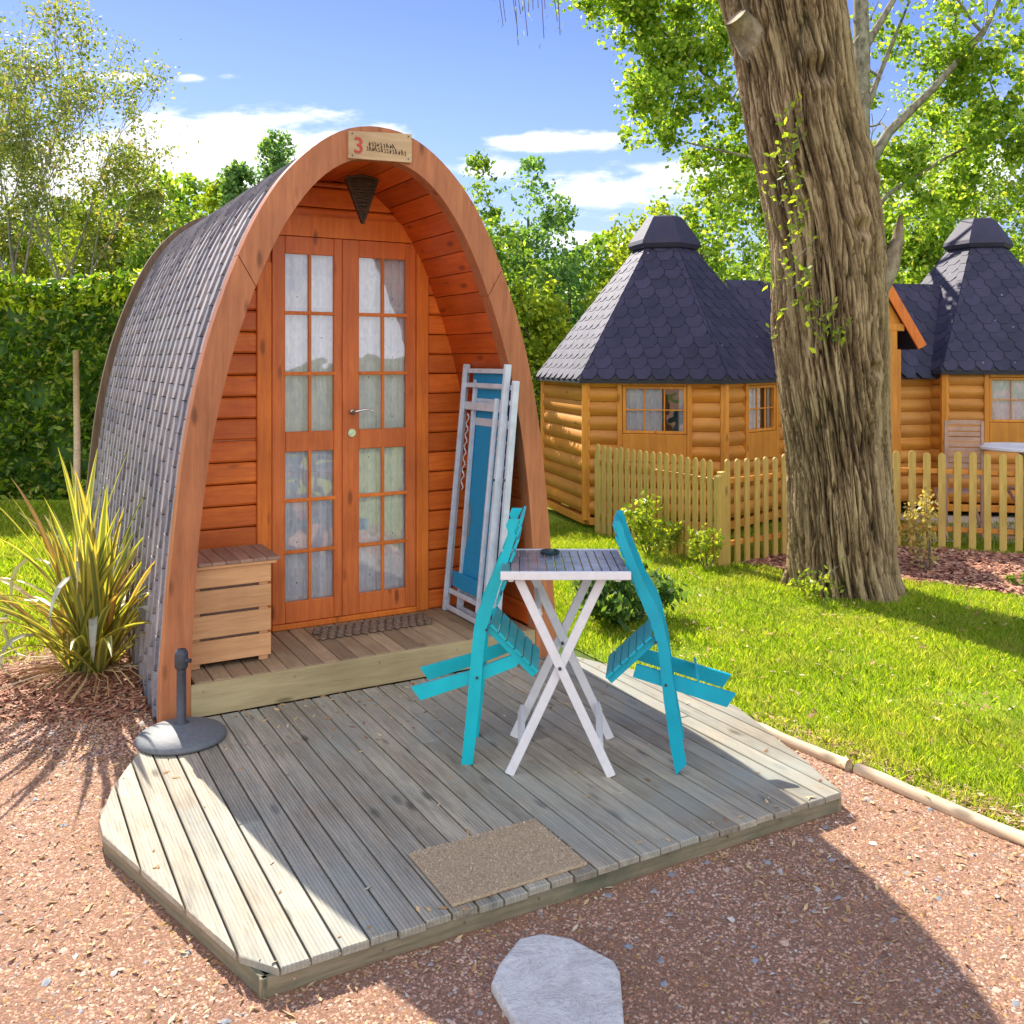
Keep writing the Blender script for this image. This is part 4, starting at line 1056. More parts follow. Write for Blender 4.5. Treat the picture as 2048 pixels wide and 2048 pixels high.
# ------------------------------------------------------------ TREES
def grow(b, p, d, L_, r, depth, rs, tips, spread=.6, up=.15, shrink=.72, kids=(2, 3), seg=3, minr=.006, nside=6):
    pts = [p]; rad = [r]; q_ = Vector(p); dd = Vector(d).normalized()
    for i in range(seg):
        dd = (dd+Vector((rs.gauss(0, .10), rs.gauss(0, .10), rs.gauss(0, .06)+up*.2))).normalized()
        q_ = q_+dd*(L_/seg); pts.append(q_.copy()); rad.append(max(minr, r*(1-.32*(i+1)/seg)))
    b.tube(pts, rad, nside if r > .05 else 4, 0, False)
    if depth <= 0:
        tips.append((pts[-1], dd)); tips.append(((pts[-1]+pts[-2])*.5, dd)); return
    if depth <= 2: tips.append((pts[-1], dd))
    for k in range(rs.randint(*kids)):
        a = rs.uniform(.35, 1)*spread; az = rs.uniform(0, 6.283)
        e1 = dd.cross(Vector((0, 0, 1))); e1 = e1.normalized() if e1.length > .05 else Vector((1, 0, 0)); e2 = dd.cross(e1)
        nd = (dd*math.cos(a)+(e1*math.cos(az)+e2*math.sin(az))*math.sin(a)+Vector((0, 0, up))).normalized()
        st_ = pts[-1] if k < 2 else pts[rs.randint(1, seg)]
        grow(b, st_, nd, L_*shrink*rs.uniform(.75, 1.15), rad[-1]*.72, depth-1, rs, tips, spread, up, shrink, kids, seg, minr, nside)
def clump_points(cl, n, shell=.55, gap=1.0):
    """points inside ellipsoids cl: (x,y,z,rx,ry,rz), denser near the outside, broken up by noise"""
    out = []; w = np.array([c[3]*c[4]*c[5] for c in cl])**(2/3); w = w/w.sum()
    for c, k in zip(cl, (w*n*1.7*gap**2).astype(int)):
        d = unit(RN.normal(size=(k, 3))); r = RN.random(k)**(1/3)*(1-shell)+shell*RN.random(k)**.4
        r = np.minimum(r, 1.0)*(1+.28*(fbm(d*2.1+np.array(c[:3]), 3, 2)-.5)*2)
        out.append(np.array(c[:3])+d*r[:, None]*np.array(c[3:6]))
    P = np.concatenate(out); f = fbm(P*1.15, 3, 3); g_ = fbm(P*3.4, 2, 8)
    keep = RN.random(len(P)) < np.clip((f-.33-.07*(gap-1)*4)*6, .05, 1)*np.clip((g_-.32-.05*(gap-1)*4)*6, .12, 1)
    P = P[keep]; return P[RN.permutation(len(P))[:n]]
def bushy_tree(name, label, x, y, top, width, lm, nleaf, lsize, seed, low=.0, bark='twig', cat='tree', group=None, conical=0, ncl=16):
    rs = random.Random(seed); t = thing(name, label, cat, (x, y, 0), 0, group)
    H_ = top; tips = []
    b = MB(); b.tube([(0, 0, -.1), (rs.uniform(-.1, .1), 0, H_*.35), (rs.uniform(-.2, .2), 0, H_*.8)], [.035*H_*.6, .026*H_*.6, .008*H_*.5], 8)
    for k in range(9):
        z = H_*rs.uniform(.2, .75); a = rs.uniform(0, 6.28); r = width*.4*(1-z/H_*.5)
        b.tube([(0, 0, z), (r*.5*math.cos(a), r*.5*math.sin(a), z+r*.5), (r*math.cos(a), r*math.sin(a), z+r*.8)], [.03, .02, .008], 5)
    b.build('trunk', M[bark], t, True)
    cl = []
    for k in range(ncl):
        u = (k+.5)/ncl; z = H_*(low+.12+(1-low-.17)*u); rr = width*.52*(math.sin(math.pi*min(1, .25+u*.72))**.8 if not conical else (1.02-u))
        a = k*2.4+rs.uniform(0, 1); q_ = rr*rs.uniform(.25, .75)
        s_ = width*rs.uniform(.16, .25)*(1 if not conical else (1.1-u*.8)); s_ = min(s_, H_*.14+.1)*(1 if not conical else .60)
        cl.append((q_*math.cos(a), q_*math.sin(a), z, s_*1.15, s_*1.15, s_*rs.uniform(.9, 1.3)*(1.7 if conical else 1)))
    cl.append((0, 0, H_*.93, width*.11+.15, width*.11+.15, H_*.09+.05)); cl.append((0, 0, H_*.82, width*.17+.1, width*.17+.1, H_*.10+.05))
    leaves('crown', clump_points(cl, nleaf, .45, 1.3), lsize*.85, M[lm], t, .6)
    return t

# --- the big old tree
bt = thing('old_willow_tree', 'massive leaning tree trunk with deeply furrowed bark on the lawn', 'tree', (3.45, 9.35, 0))
def bigtrunk():
    kk = 2048/1932; prof = [(1175,1496,1702),(1130,1506,1694),(1090,1500,1691),(1050,1494,1689),(1000,1490,1686),(900,1488,1679),(800,1478,1673),(700,1465,1670),(600,1456,1667),(500,1450,1664),(440,1446,1662),(350,1430,1650),(250,1412,1626),(150,1400,1610),(50,1385,1600),(0,1372,1596),(-120,1345,1590),(-260,1310,1600)]
    Y0 = 9.35; Z = []; C_ = []; Rr = []
    for y, l, r in prof:
        Z.append(2.3-(y*kk-720)/1884*(Y0-.35)); C_.append(((l+r)/2*kk-1024)/1884*Y0); Rr.append((r-l)/2*kk/1884*Y0)
    Z, C_, Rr = map(np.array, (Z, C_, Rr)); nz_, na = 800, 640
    z = np.linspace(-.12, Z[-1], nz_); c = np.interp(z, Z, C_); r = np.interp(z, Z, Rr)
    for _ in range(3):
        c = np.convolve(np.pad(c, 12, 'edge'), np.ones(25)/25, 'valid'); r = np.convolve(np.pad(r, 12, 'edge'), np.ones(25)/25, 'valid')
    a = np.linspace(0, 2*np.pi, na, endpoint=False); A, ZZ = np.meshgrid(a, z); Rg = .968*r[:, None]+0*A; Cg = c[:, None]+0*A
    ca, sa = np.cos(A), np.sin(A)
    # two lobes: seam on the camera side drifting right as it goes down
    seam = -np.pi/2-.38+.55*np.clip((5.6-ZZ)/5, 0, 1); dd = np.angle(np.exp(1j*(A-seam)))
    Rg = Rg*(1-.17*np.exp(-(dd/.15)**2)*np.clip((ZZ-1.2)/1, 0, 1))
    # buttresses at the foot
    Rg = Rg*(1+.30*np.exp(-np.maximum(ZZ, 0)/.25)*(.5+.5*np.sin(A*5+1.1))+.04*np.sin(A*3+ZZ*.8))
    tw = A+.10*ZZ
    P = np.stack([np.cos(tw)*8.2, np.sin(tw)*8.2, ZZ*1.5], -1).reshape(-1, 3)
    warp = np.stack([fbm(P*.9, 3, 21), fbm(P*.9, 3, 22), fbm(P*.9, 3, 23)], 1)*np.array([2.6, 2.6, 1.2])-1; Q = P+warp
    n1_ = fbm(Q*np.array([1.15, 1.15, .75]), 2, 31); n2_ = fbm(Q*np.array([2.7, 2.7, 1.3]), 2, 41)
    ridge = (np.abs(2*n1_-1)*3.4).clip(0, 1)**.8; ridge2 = (np.abs(2*n2_-1)*3.0).clip(0, 1)**.8
    hgt = .58*ridge+.42*ridge2; hgt = hgt.reshape(A.shape)
    knot = np.zeros_like(A)
    for (ka, kz, kr) in ((-1.50, 5.02, .17), (-1.15, 3.55, .12), (-2.6, 5.5, .2), (-1.0, 2.2, .1), (-.5, 4.2, .14)):
        dk = np.hypot(np.angle(np.exp(1j*(A-ka)))*Rg, (ZZ-kz)); knot += .030*np.exp(-((dk-kr)/.07)**2)-.06*np.exp(-(dk/(kr*.6))**2)
    big = fbm(np.stack([ca*1.1, sa*1.1, ZZ*.8], -1).reshape(-1, 3), 3, 77).reshape(A.shape)-.5
    Rf = Rg-.062+.078*hgt+knot+.10*big
    X = Cg+ca*Rf-3.45; Yv = sa*Rf*.92; V = np.stack([X, Yv, ZZ], -1).reshape(-1, 3).astype(np.float32)
    i = np.arange(nz_-1)[:, None]*na; j = np.arange(na)[None]; j2 = (j+1) % na
    F = np.stack([i+j, i+j2, i+na+j2, i+na+j], -1).reshape(-1, 4).astype(np.int32)
    me = bpy.data.meshes.new('trunk'); me.vertices.add(len(V)); me.vertices.foreach_set('co', V.reshape(-1))
    me.loops.add(F.size); me.loops.foreach_set('vertex_index', F.reshape(-1)); me.polygons.add(len(F))
    me.polygons.foreach_set('loop_start', np.arange(0, F.size, 4, dtype=np.int32)); me.polygons.foreach_set('loop_total', np.full(len(F), 4, dtype=np.int32))
    me.polygons.foreach_set('use_smooth', np.ones(len(F), bool)); me.materials.append(M['bark']); me.update(calc_edges=True)
    at = me.attributes.new('ridge', 'FLOAT', 'POINT'); at.data.foreach_set('value', hgt.reshape(-1).astype(np.float32))
    o = bpy.data.objects.new('trunk', me); COL.objects.link(o); o.parent = bt
    return o
bigtrunk()
quick('limb_stub', M['barkplain'], bt, lambda b: b.tube([(-1.02, -.12, 5.34), (-1.20, -.24, 5.50), (-1.30, -.30, 5.60)], [.20, .15, .11], 14), True)
quick('broken_branch', M['barkplain'], bt, lambda b: b.tube([(.08, -.1, 2.95), (.25, -.12, 3.22), (.34, -.1, 3.48), (.37, -.1, 3.72)], [.14, .10, .06, .02], 9), True)
rs = random.Random(2)
quick('limb', M['barkplain'], bt, lambda b: b.tube([(-.75, 0, 6.3), (-1.6, -.6, 7.2), (-2.9, -1.2, 7.9), (-4.3, -1.4, 8.0)], [.32, .22, .15, .08], 10), True)
quick('limb', M['barkplain'], bt, lambda b: b.tube([(-.3, 0, 6.8), (.1, 1.0, 8.6), (.5, 2.2, 10.5)], [.42, .3, .18], 10), True)
def withes(b, leafpts):
    rs = random.Random(6)
    for k in range(34):
        x = rs.uniform(-3.70, -3.10); y = -1.4+rs.uniform(-.3, .3); z0 = 7.85; ln = rs.uniform(2.2, 2.85); ph = rs.uniform(0, 6)
        pts = [(x+.06*math.sin(ph+u*3)+.12*u*u, y, z0-ln*u) for u in [i/7 for i in range(8)]]
        b.tube(pts, [.004]*8, 3, 0, False)
        for p in pts[3:]:
            for _ in range(2): leafpts.append((p[0]+rs.gauss(0, .03), p[1]+rs.gauss(0, .03), p[2]+rs.gauss(0, .12)))
lp = []; b = MB(); withes(b, lp); b.build('hanging_twigs', M['twig'], bt)
leaves('hanging_leaves', np.array(lp), .05, M['leaf_olive'], bt, .22, (0, 0, 0), .4, 2.5)
# sucker shoots on the trunk
sp_pts = []
rs = random.Random(12)
sh = MB()
for (cx, cz, n, spd) in ((-.86, 3.55, 44, .26), (-.80, 3.15, 44, .20), (-.92, 4.05, 22, .18), (-.55, 2.62, 22, .13), (-.42, 2.5, 16, .12), (-.86, 4.55, 12, .12), (-.55, .08, 20, .14)):
    for k in range(n//2):
        p = Vector((cx+rs.gauss(0, spd*.5), -.52+rs.uniform(-.03, .08), cz+rs.gauss(0, spd))); d = Vector((rs.gauss(-.15, .5), -.5, .8)).normalized()*rs.uniform(.12, .28)
        sh.tube([p, p+d*.5, p+d], [.005, .004, .002], 4, 0, False)
        for j in range(7): sp_pts.append(p+d*rs.random()+Vector((rs.gauss(0, .035),)*3)*1)
sh.build('sucker_shoots', M['twig'], bt)['kind'] = 'stuff'
leaves('sucker_leaves', np.array([tuple(p) for p in sp_pts])[::2], .075, M['leaf_yel'], bt, .5)

# --- poplar behind
def poplar():
    t = thing('poplar_tree', 'tall poplar with grey branching trunk behind the old tree', 'tree', (6.35, 17.5, 0))
    rs = random.Random(8); b = MB()
    b.tube([(-.2, 0, -.1), (-.2, 0, 2.5), (-.12, 0, 4.5), (.1, 0, 6.4), (.15, 0, 8.0), (.10, 0, 10.0), (-.1, 0, 13)], [.30, .25, .22, .19, .15, .12, .06], 12)
    for pts, r in (([(.1, 0, 5.6), (.6, -.1, 6.5), (1.4, -.2, 7.3), (2.3, -.2, 8.3), (3.0, 0, 9.6)], .11), ([(.1, 0, 6.6), (.5, .1, 7.6), (1.1, .2, 9.0)], .08), ([(.1, 0, 7.0), (-.25, 0, 7.6), (-.55, 0, 8.6), (-.7, 0, 9.6)], .08),
                   ([(.12, 0, 5.2), (-.8, .2, 6.1), (-2.2, .3, 7.2), (-3.6, .3, 8.6)], .10), ([(.1, 0, 4.7), (.7, .2, 5.4), (1.8, .2, 6.1), (3.2, .4, 6.8)], .06), ([(.15, 0, 8.0), (.8, 0, 9.1), (1.5, 0, 10.6)], .08),
                   ([(-.6, 0, 5.9), (-2.0, -.3, 6.0), (-3.4, -.4, 6.3)], .05), ([(.15, 0, 7.6), (-1.0, 0, 8.6), (-2.6, -.2, 10.2), (-4.2, -.2, 11)], .09)):
        b.tube(pts, [r*(1-.75*i/(len(pts)-1)) for i in range(len(pts))], 8, 0)
        tips = []
        for p in pts[1:]: grow(b, Vector(p), (rs.gauss(0, .5), rs.gauss(0, .5), .6), .9, r*.35, 2, rs, tips, .7, .1, .75, (2, 2), 3, .006, 4)
    b.build('trunk', M['polbark'], t, True)
    kk = 2048/1932
    def W(px, py, Y, r, rz=None):
        x = (px*kk-1024)/1884*Y; z = 2.3-(py*kk-720)/1884*Y; return (x-6.35, Y-17.5, z, r, r*1.2, rz or r)
    spec = [(1180,20,17,.9),(1260,60,17.5,1.0),(1200,130,17,.55),(1340,20,17,1.0),(1300,150,17,.85),(1225,215,17,.75),(1300,260,17.5,.7),(1380,130,18,.8),(1390,250,17.5,.7),(1330,340,17.5,.65),(1400,380,17,.7),
            (1290,420,18.5,.35),(1360,440,17.5,.5),(1420,480,17,.6),(1420,330,18,.6),(1100,-20,17,.6),(1230,-60,17,1.1),(1420,40,18,.9),(1240,190,16.5,.5),
            (1660,380,18,.8),(1720,430,18,.85),(1800,330,18,.6),(1860,250,17.5,.7),(1900,150,17.5,.9),(1830,60,17.5,.9),(1910,40,17.5,1.0),(1750,20,17.5,.7),(1790,200,18.5,.45),(1690,310,18,.6),(1700,510,18,.8),(1930,330,17,.6),
            (1620,480,18.5,.6),(1640,60,19,.6),(1700,90,19,.5),(1950,220,17,.9),(1760,480,18,.6),(1930,430,18,.7),(1850,120,17.5,.6),(1620,180,18.5,.5),(1980,100,17,1),(1840,390,18,.5)]
    cl = [W(a, c_, Y, r) for a, c_, Y, r in spec]
    leaves('crown', clump_points(cl, 66000, .2, 1.55), .095, M['leaf_poplar'], t, .8, (0, 0, .2))
    return t
poplar()
# --- airy trees at the far left
for i, (x, y, h, lab, sd) in enumerate([(-14.6, 28, 12.4, 'tall thin airy tree with pale branches at the left picture edge', 31), (-12.9, 27.5, 9.6, 'slender open crowned tree right of the tallest left edge tree', 44), (-16.9, 29, 12.2, 'tall sparse tree mostly beyond the left picture edge', 52)]):
    t = thing('airy_tree', lab, 'tree', (x, y, 0), 0, 'thin airy trees behind the hedge'); rs = random.Random(sd); b = MB(); tips = []
    b.tube([(0, 0, -.1), (.05, 0, 2), (0, 0, 3.6)], [.13, .11, .09], 8)
    for k in range(5 if i != 1 else 4):
        a = k*1.35+.4; grow(b, Vector((0, 0, 2.4+.5*k)), (.36*math.cos(a), .36*math.sin(a), 1), (h-2.4-.45*k)*.34, .05, 4, rs, tips, .42, .22, .74, (2, 3), 3, .007, 5)
    b.build('trunk', M['airybark'], t, True)
    P = np.array([tuple(p) for p, _ in tips]); k_ = 24000 if i != 2 else 14000
    Q = P[RN.integers(0, len(P), k_)]+RN.normal(0, .30, (k_, 3)); Q = Q[Q[:, 2] < h+2.6]
    f = fbm(Q*.95, 3, 19); Q = Q[RN.random(len(Q)) < np.clip((f-.46)*8, .05, 1)]
    leaves('crown', Q, .12, M['leaf_olive'], t, .6)
# --- belt of bushy trees behind the hedge
belt = [(-14.6,26,6.9,4.6,'leaf_olive','olive bushy tree low behind the left edge hedge'),(-11.9,26.5,6.6,4.4,'leaf_yel','yellow green bushy tree behind the hedge under the airy trees'),(-9.9,26,6.9,3.8,'leaf_olive','round olive tree between hedge and cloud, left of the pod roof'),
        (-8.3,27,7.3,3.4,'leaf_yel','light green pointed tree just left of the pod roof'),(-8.6,24.5,5.9,3.4,'leaf_mid','low dark green tree touching the pod roof edge'),(-7.5,27.5,6.9,2.8,'leaf_yel','light green tree in front of the two conifers behind the roof'),(-6.6,28.5,7.6,2.8,'leaf_mid','green tree showing above the middle of the roof slope')]
for i, (x, y, h, w, lm, lab) in enumerate(belt):
    x, y, h, w = x*1.15, y*1.15, 2.3+(h-2.3)*1.15, w*1.15
    bushy_tree('bushy_tree', lab, x, y, h, w, lm, 15000, .19, 60+i, group='bushy trees behind the hedge')
bushy_tree('conifer_tree', 'dark conifer tip rising behind the pod roof left of the arch', -7.45, 30, 9.5, 4.4, 'leaf_cool', 18000, .17, 80, conical=1, ncl=30)
bushy_tree('conifer_tree', 'lower dark conifer beside the taller conifer behind the roof', -8.75, 30, 8.5, 4.2, 'leaf_cool', 18000, .17, 81, conical=1, ncl=30)
# --- trees right of the pod
right = [(-.9,25,7.75,2.6,'leaf_mid','thin treetop showing just right of the arch crown'),(.55,25,7.6,3.0,'leaf_cool','blue green tree between the pod and the first hut'),(1.45,24,5.5,2.4,'leaf_cool','lower blue green tree left of the first hut roof'),
         (-.2,22,5.5,3.0,'leaf_mid','dense green tree close behind the right side of the arch'),(.5,21.5,4.1,2.6,'leaf_yel','bright yellow green shrub between the pod and the hut wall'),
         (3.2,23,6.0,3.0,'leaf_yel','light green tree right behind the first hut cap'),(4.7,24,7.2,3.4,'leaf_mid','green tree behind the link roof left of the old trunk'),
         (7.4,25,7.0,4.0,'leaf_mid','broad green tree behind the porch gable'),(9.8,26,8.2,4.2,'leaf_yel','light green tree left of the second hut cap'),(12.3,25,8.8,4.4,'leaf_mid','green tree right of the second hut cap'),(14.6,24,10.5,4.6,'leaf_olive','tall olive tree at the right picture edge'),
         (9.0,29,6.5,5.0,'leaf_mid','distant green tree low behind the second hut roof'),(12.9,29,12.0,4.6,'leaf_poplar','tall pale green tree high in the upper right corner')]
for i, (x, y, h, w, lm, lab) in enumerate(right):
    bushy_tree('leafy_tree', lab, x, y, h, w, lm, 9500 if y > 18 else 5000, .16 if y > 18 else .10, 100+i, group='trees behind the huts')
# distant wood closing the horizon
def wood_mass():
    P = []
    n = 60000; x = RN.uniform(-30, 34, n); hmax = 4.4+2.0/(1+np.exp((x+6)/1.5))+.8*np.sin(x*.35)+1.2*fbm(np.c_[x*.5, x*0, x*0], 3, 4)
    z = RN.random(n)**.8*hmax*1.25; y = 38+RN.uniform(0, 2.5, n)-z*.1
    return np.c_[x, y, z]
tag(leaves('distant_wood', wood_mass(), .34, M['leaf_mid'], None, .7), 'distant mass of green woodland closing the view', None, None, 'stuff')
tag(quick('wood_shade_backing', M['lawnbase'], None, lambda b: b.box(-42, 47, 42, 42.6, -.01, 3.2)), 'shaded inside of the distant wood', None, None, 'stuff')  # upright slab behind the leaves, standing in for the wood's shaded inside

# --- laurel hedge
hd = thing('laurel_hedge', 'clipped laurel hedge with glossy leaves and sunlit yellow top', 'hedge', (-7, 16.2, 0))
def hedge():
    n = 62000; x = RN.uniform(-6, 6.4, n); f = RN.random(n); dep = RN.random(n)**1.6*.38
    top = 3.62+.10*np.sin(x*2.1)+.12*(fbm(np.c_[x*1.6, x*0, x*0], 3, 6)-.5)
    isf = f < .72
    z = np.where(isf, RN.random(n)*top, top-dep+.04+.10*RN.random(n)**3); bul = (fbm(np.c_[x*1.3, z*1.3, x*0], 3, 91)-.5)*.75; y = np.where(isf, -.8+dep+bul, RN.uniform(-.8, .8, n))
    y = y+.75*np.clip((z-2.7)/.9, 0, 1)**2*isf; P = np.c_[x, y, z]; g_ = fbm(P*2.4, 3, 66); return P[(RN.random(n) < np.clip((g_-.36)*7, .12, 1))]
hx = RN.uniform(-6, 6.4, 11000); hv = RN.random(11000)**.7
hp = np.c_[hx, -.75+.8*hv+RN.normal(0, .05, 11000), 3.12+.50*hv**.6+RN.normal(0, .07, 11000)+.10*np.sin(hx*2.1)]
leaves('sunlit_new_growth', hp, .14, M['leaf_sunlit_growth'], hd, .42, (0, -.2, .4))  # yellow new leaves that also paint sunlight onto the hedge top
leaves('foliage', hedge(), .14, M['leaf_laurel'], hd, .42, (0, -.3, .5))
quick('dark_core', M['leaf_con'], hd, lambda b: b.box(-6, 6.3, -.42, .5, .05, 3.25))  # solid dark box standing in for the shade inside the hedge
stake = thing('wooden_stake', 'thin weathered wooden stake standing before the hedge by the pod', 'stake', (-6.75, 14.6, 0))
quick('pole', M['edgelog'], stake, lambda b: b.tube([(0, 0, 0), (.01, 0, 1.0), (-.01, 0, 2.45)], [.055, .05, .045], 10), True)

# ------------------------------------------------------------ small shrubs
def shrub(name, label, x, y, h, w, lm, n, ls, seed, aspect=.5, z0=0, dens=.3):
    rs = random.Random(seed); t = thing(name, label, 'shrub', (x, y, z0)); b = MB(); pts = []
    for k in range(max(6, int(n/90))):
        a = rs.uniform(0, 6.28); r = w*.5*rs.random()**.6; hh = h*(1-.45*(r/(w*.5))**2)*rs.uniform(.75, 1.05)
        p = [(0.15*r*math.cos(a), .15*r*math.sin(a), 0), (.7*r*math.cos(a), .7*r*math.sin(a), hh*.55), (r*math.cos(a), r*math.sin(a), hh)]
        b.tube(p, [.008, .006, .003], 4, 0, False)
        for j in range(n//max(6, int(n/90))):
            u = rs.random()**.6; q0 = Vector(p[1]).lerp(Vector(p[2]), max(0, u*1.7-.7)) if u > .41 else Vector(p[0]).lerp(Vector(p[1]), u/.41)
            pts.append(tuple(q0+Vector((rs.gauss(0, w*.055), rs.gauss(0, w*.055), rs.gauss(0, h*.05)))))
    b.build('stems', M['twig'], t); leaves('foliage', np.array(pts), ls, M[lm], t, aspect); return t
shrub('shrub', 'dark leafy shrub on the lawn behind the white table', .98, 8.25, .56, 1.0, 'leaf_bush', 2000, .085, 1)
shrub('shrub', 'pale green weedy shrub growing against the fence near the hut', 1.62, 11.1, .78, .75, 'leaf_yel', 900, .07, 2)
shrub('shrub', 'small leafy weed at the foot of the fence corner', 2.15, 10.35, .5, .55, 'leaf_yel', 420, .06, 3)
shrub('shrub', 'golden leaved small shrub in the mulch bed right of the trunk', 4.52, 10.15, .92, .75, 'leaf_gold', 620, .055, 4)
shrub('shrub', 'tuft of weeds at the left foot of the old trunk', 2.93, 8.95, .35, .5, 'leaf_yel', 300, .05, 5)
shrub('shrub', 'low green plant in the mulch bed near the right picture edge', 5.15, 9.5, .18, .3, 'leaf_mid', 160, .05, 6)
shrub('grass_clump', 'arching grass clump behind the flax by the hedge', -5.6, 13.2, 1.0, 1.0, 'leaf_mid', 500, .16, 7, .12)

# ------------------------------------------------------------ PICKET FENCE
FA, FB, FC, FD = (1.13, 12.5), (2.30, 10.44), (4.15, 11.75), (7.6, 10.75)
fence_mesh = {}
def picket_mesh():
    b = MB(); w, th, h = .075, .02, 1.20
    pts = [(-w/2, 0), (w/2, 0), (w/2, h-.045)]+[(w/2*math.cos(a), h-.045+.045*math.sin(a)) for a in [math.pi*k/8 for k in range(1, 8)]]+[(-w/2, h-.045)]
    b.prism([(x, -th/2, z) for x, z in pts], (0, th, 0)); return b
def fence(name, label, p, q, pitch, seed, wide=1.0):
    ang = math.atan2(q[1]-p[1], q[0]-p[0]); L_ = math.hypot(q[0]-p[0], q[1]-p[1]); rs = random.Random(seed)
    t = thing(name, label, 'fence', (*p, 0), ang, 'picket fence sections round the huts')
    n = int(L_/pitch); first = None
    for k in range(n):
        if first is None: o = picket_mesh().build('picket', M['fence'], t); first = o
        else: o = first.copy(); COL.objects.link(o); o.parent = t
        o.location = (pitch*(k+.6), -.035+rs.uniform(-.003, .003), rs.uniform(-.025, .0)); o.scale = (wide*rs.uniform(.96, 1.04), 1, 1); o.rotation_euler = (0, rs.uniform(-.008, .008), 0)
    for z in (.25, .95): quick('rail', M['log'], t, lambda b: b.box(0, L_, -.022, .022, z-.03, z+.03))
    for x in (0.0, L_-.05): quick('post', M['fence'], t, lambda b: b.box(x, x+.09, -.045, .045, -.02, 1.02 if x else 1.06))
    return t
fence('picket_fence', 'tightly seen picket fence section running from the hut corner to the near post', FA, FB, .1285, 1)
fence('picket_fence', 'picket fence section between the near corner post and the old trunk', FB, FC, .160, 2, 1.05)
fence('picket_fence', 'picket fence section right of the old trunk before the terrace', FC, FD, .168, 3, 1.08)

# ------------------------------------------------------------ HUTS
def hut_shingles(b, A, B_, C_, D_, ex=.20, pitch=.26):
    """tabs on planar trapezoid: A,B eave corners, C above B, D above A"""
    A, B_, C_, D_ = map(Vector, (A, B_, C_, D_)); nrm = (B_-A).cross(D_-A).normalized()
    H_ = ((D_+C_)/2-(A+B_)/2).length; rows = int(H_/ex)
    for r in range(-0, rows+1):
        v0 = r*ex/H_; v1 = min((r+1.45)*ex/H_, 1); vm = (r+.5)*ex/H_
        if vm >= 1: break
        def P(xm, v, o):
            l = A.lerp(D_, v); rr = B_.lerp(C_, v); m_ = (l+rr)/2; d = (B_-A).normalized(); w = (rr-l).length/2
            xm = max(-w, min(w, xm)); return m_+d*xm+nrm*o
        w0 = (A.lerp(D_, v0)-B_.lerp(C_, v0)).length/2
        x = -w0-pitch+(pitch/2 if r % 2 else 0)
        while x < w0:
            x0, x1 = x+.004, x+pitch-.004
            if x1 > -w0 and x0 < w0:
                lf = random.uniform(.014, .018); ring = [(x0+pitch*.25, v0), (x1-pitch*.25, v0), (x1, vm), (x1, v1), (x0, v1), (x0, vm)]
                top = [P(a, v, lf if v < v1 else .006) for a, v in ring]; bot = [P(a, v, lf-.012 if v < v1 else .0) for a, v in ring]
                vs = top+bot; b.add(vs, [tuple(range(6))]+[(i, 6+i, 6+(i+1) % 6, (i+1) % 6) for i in range(6)])
            x += pitch
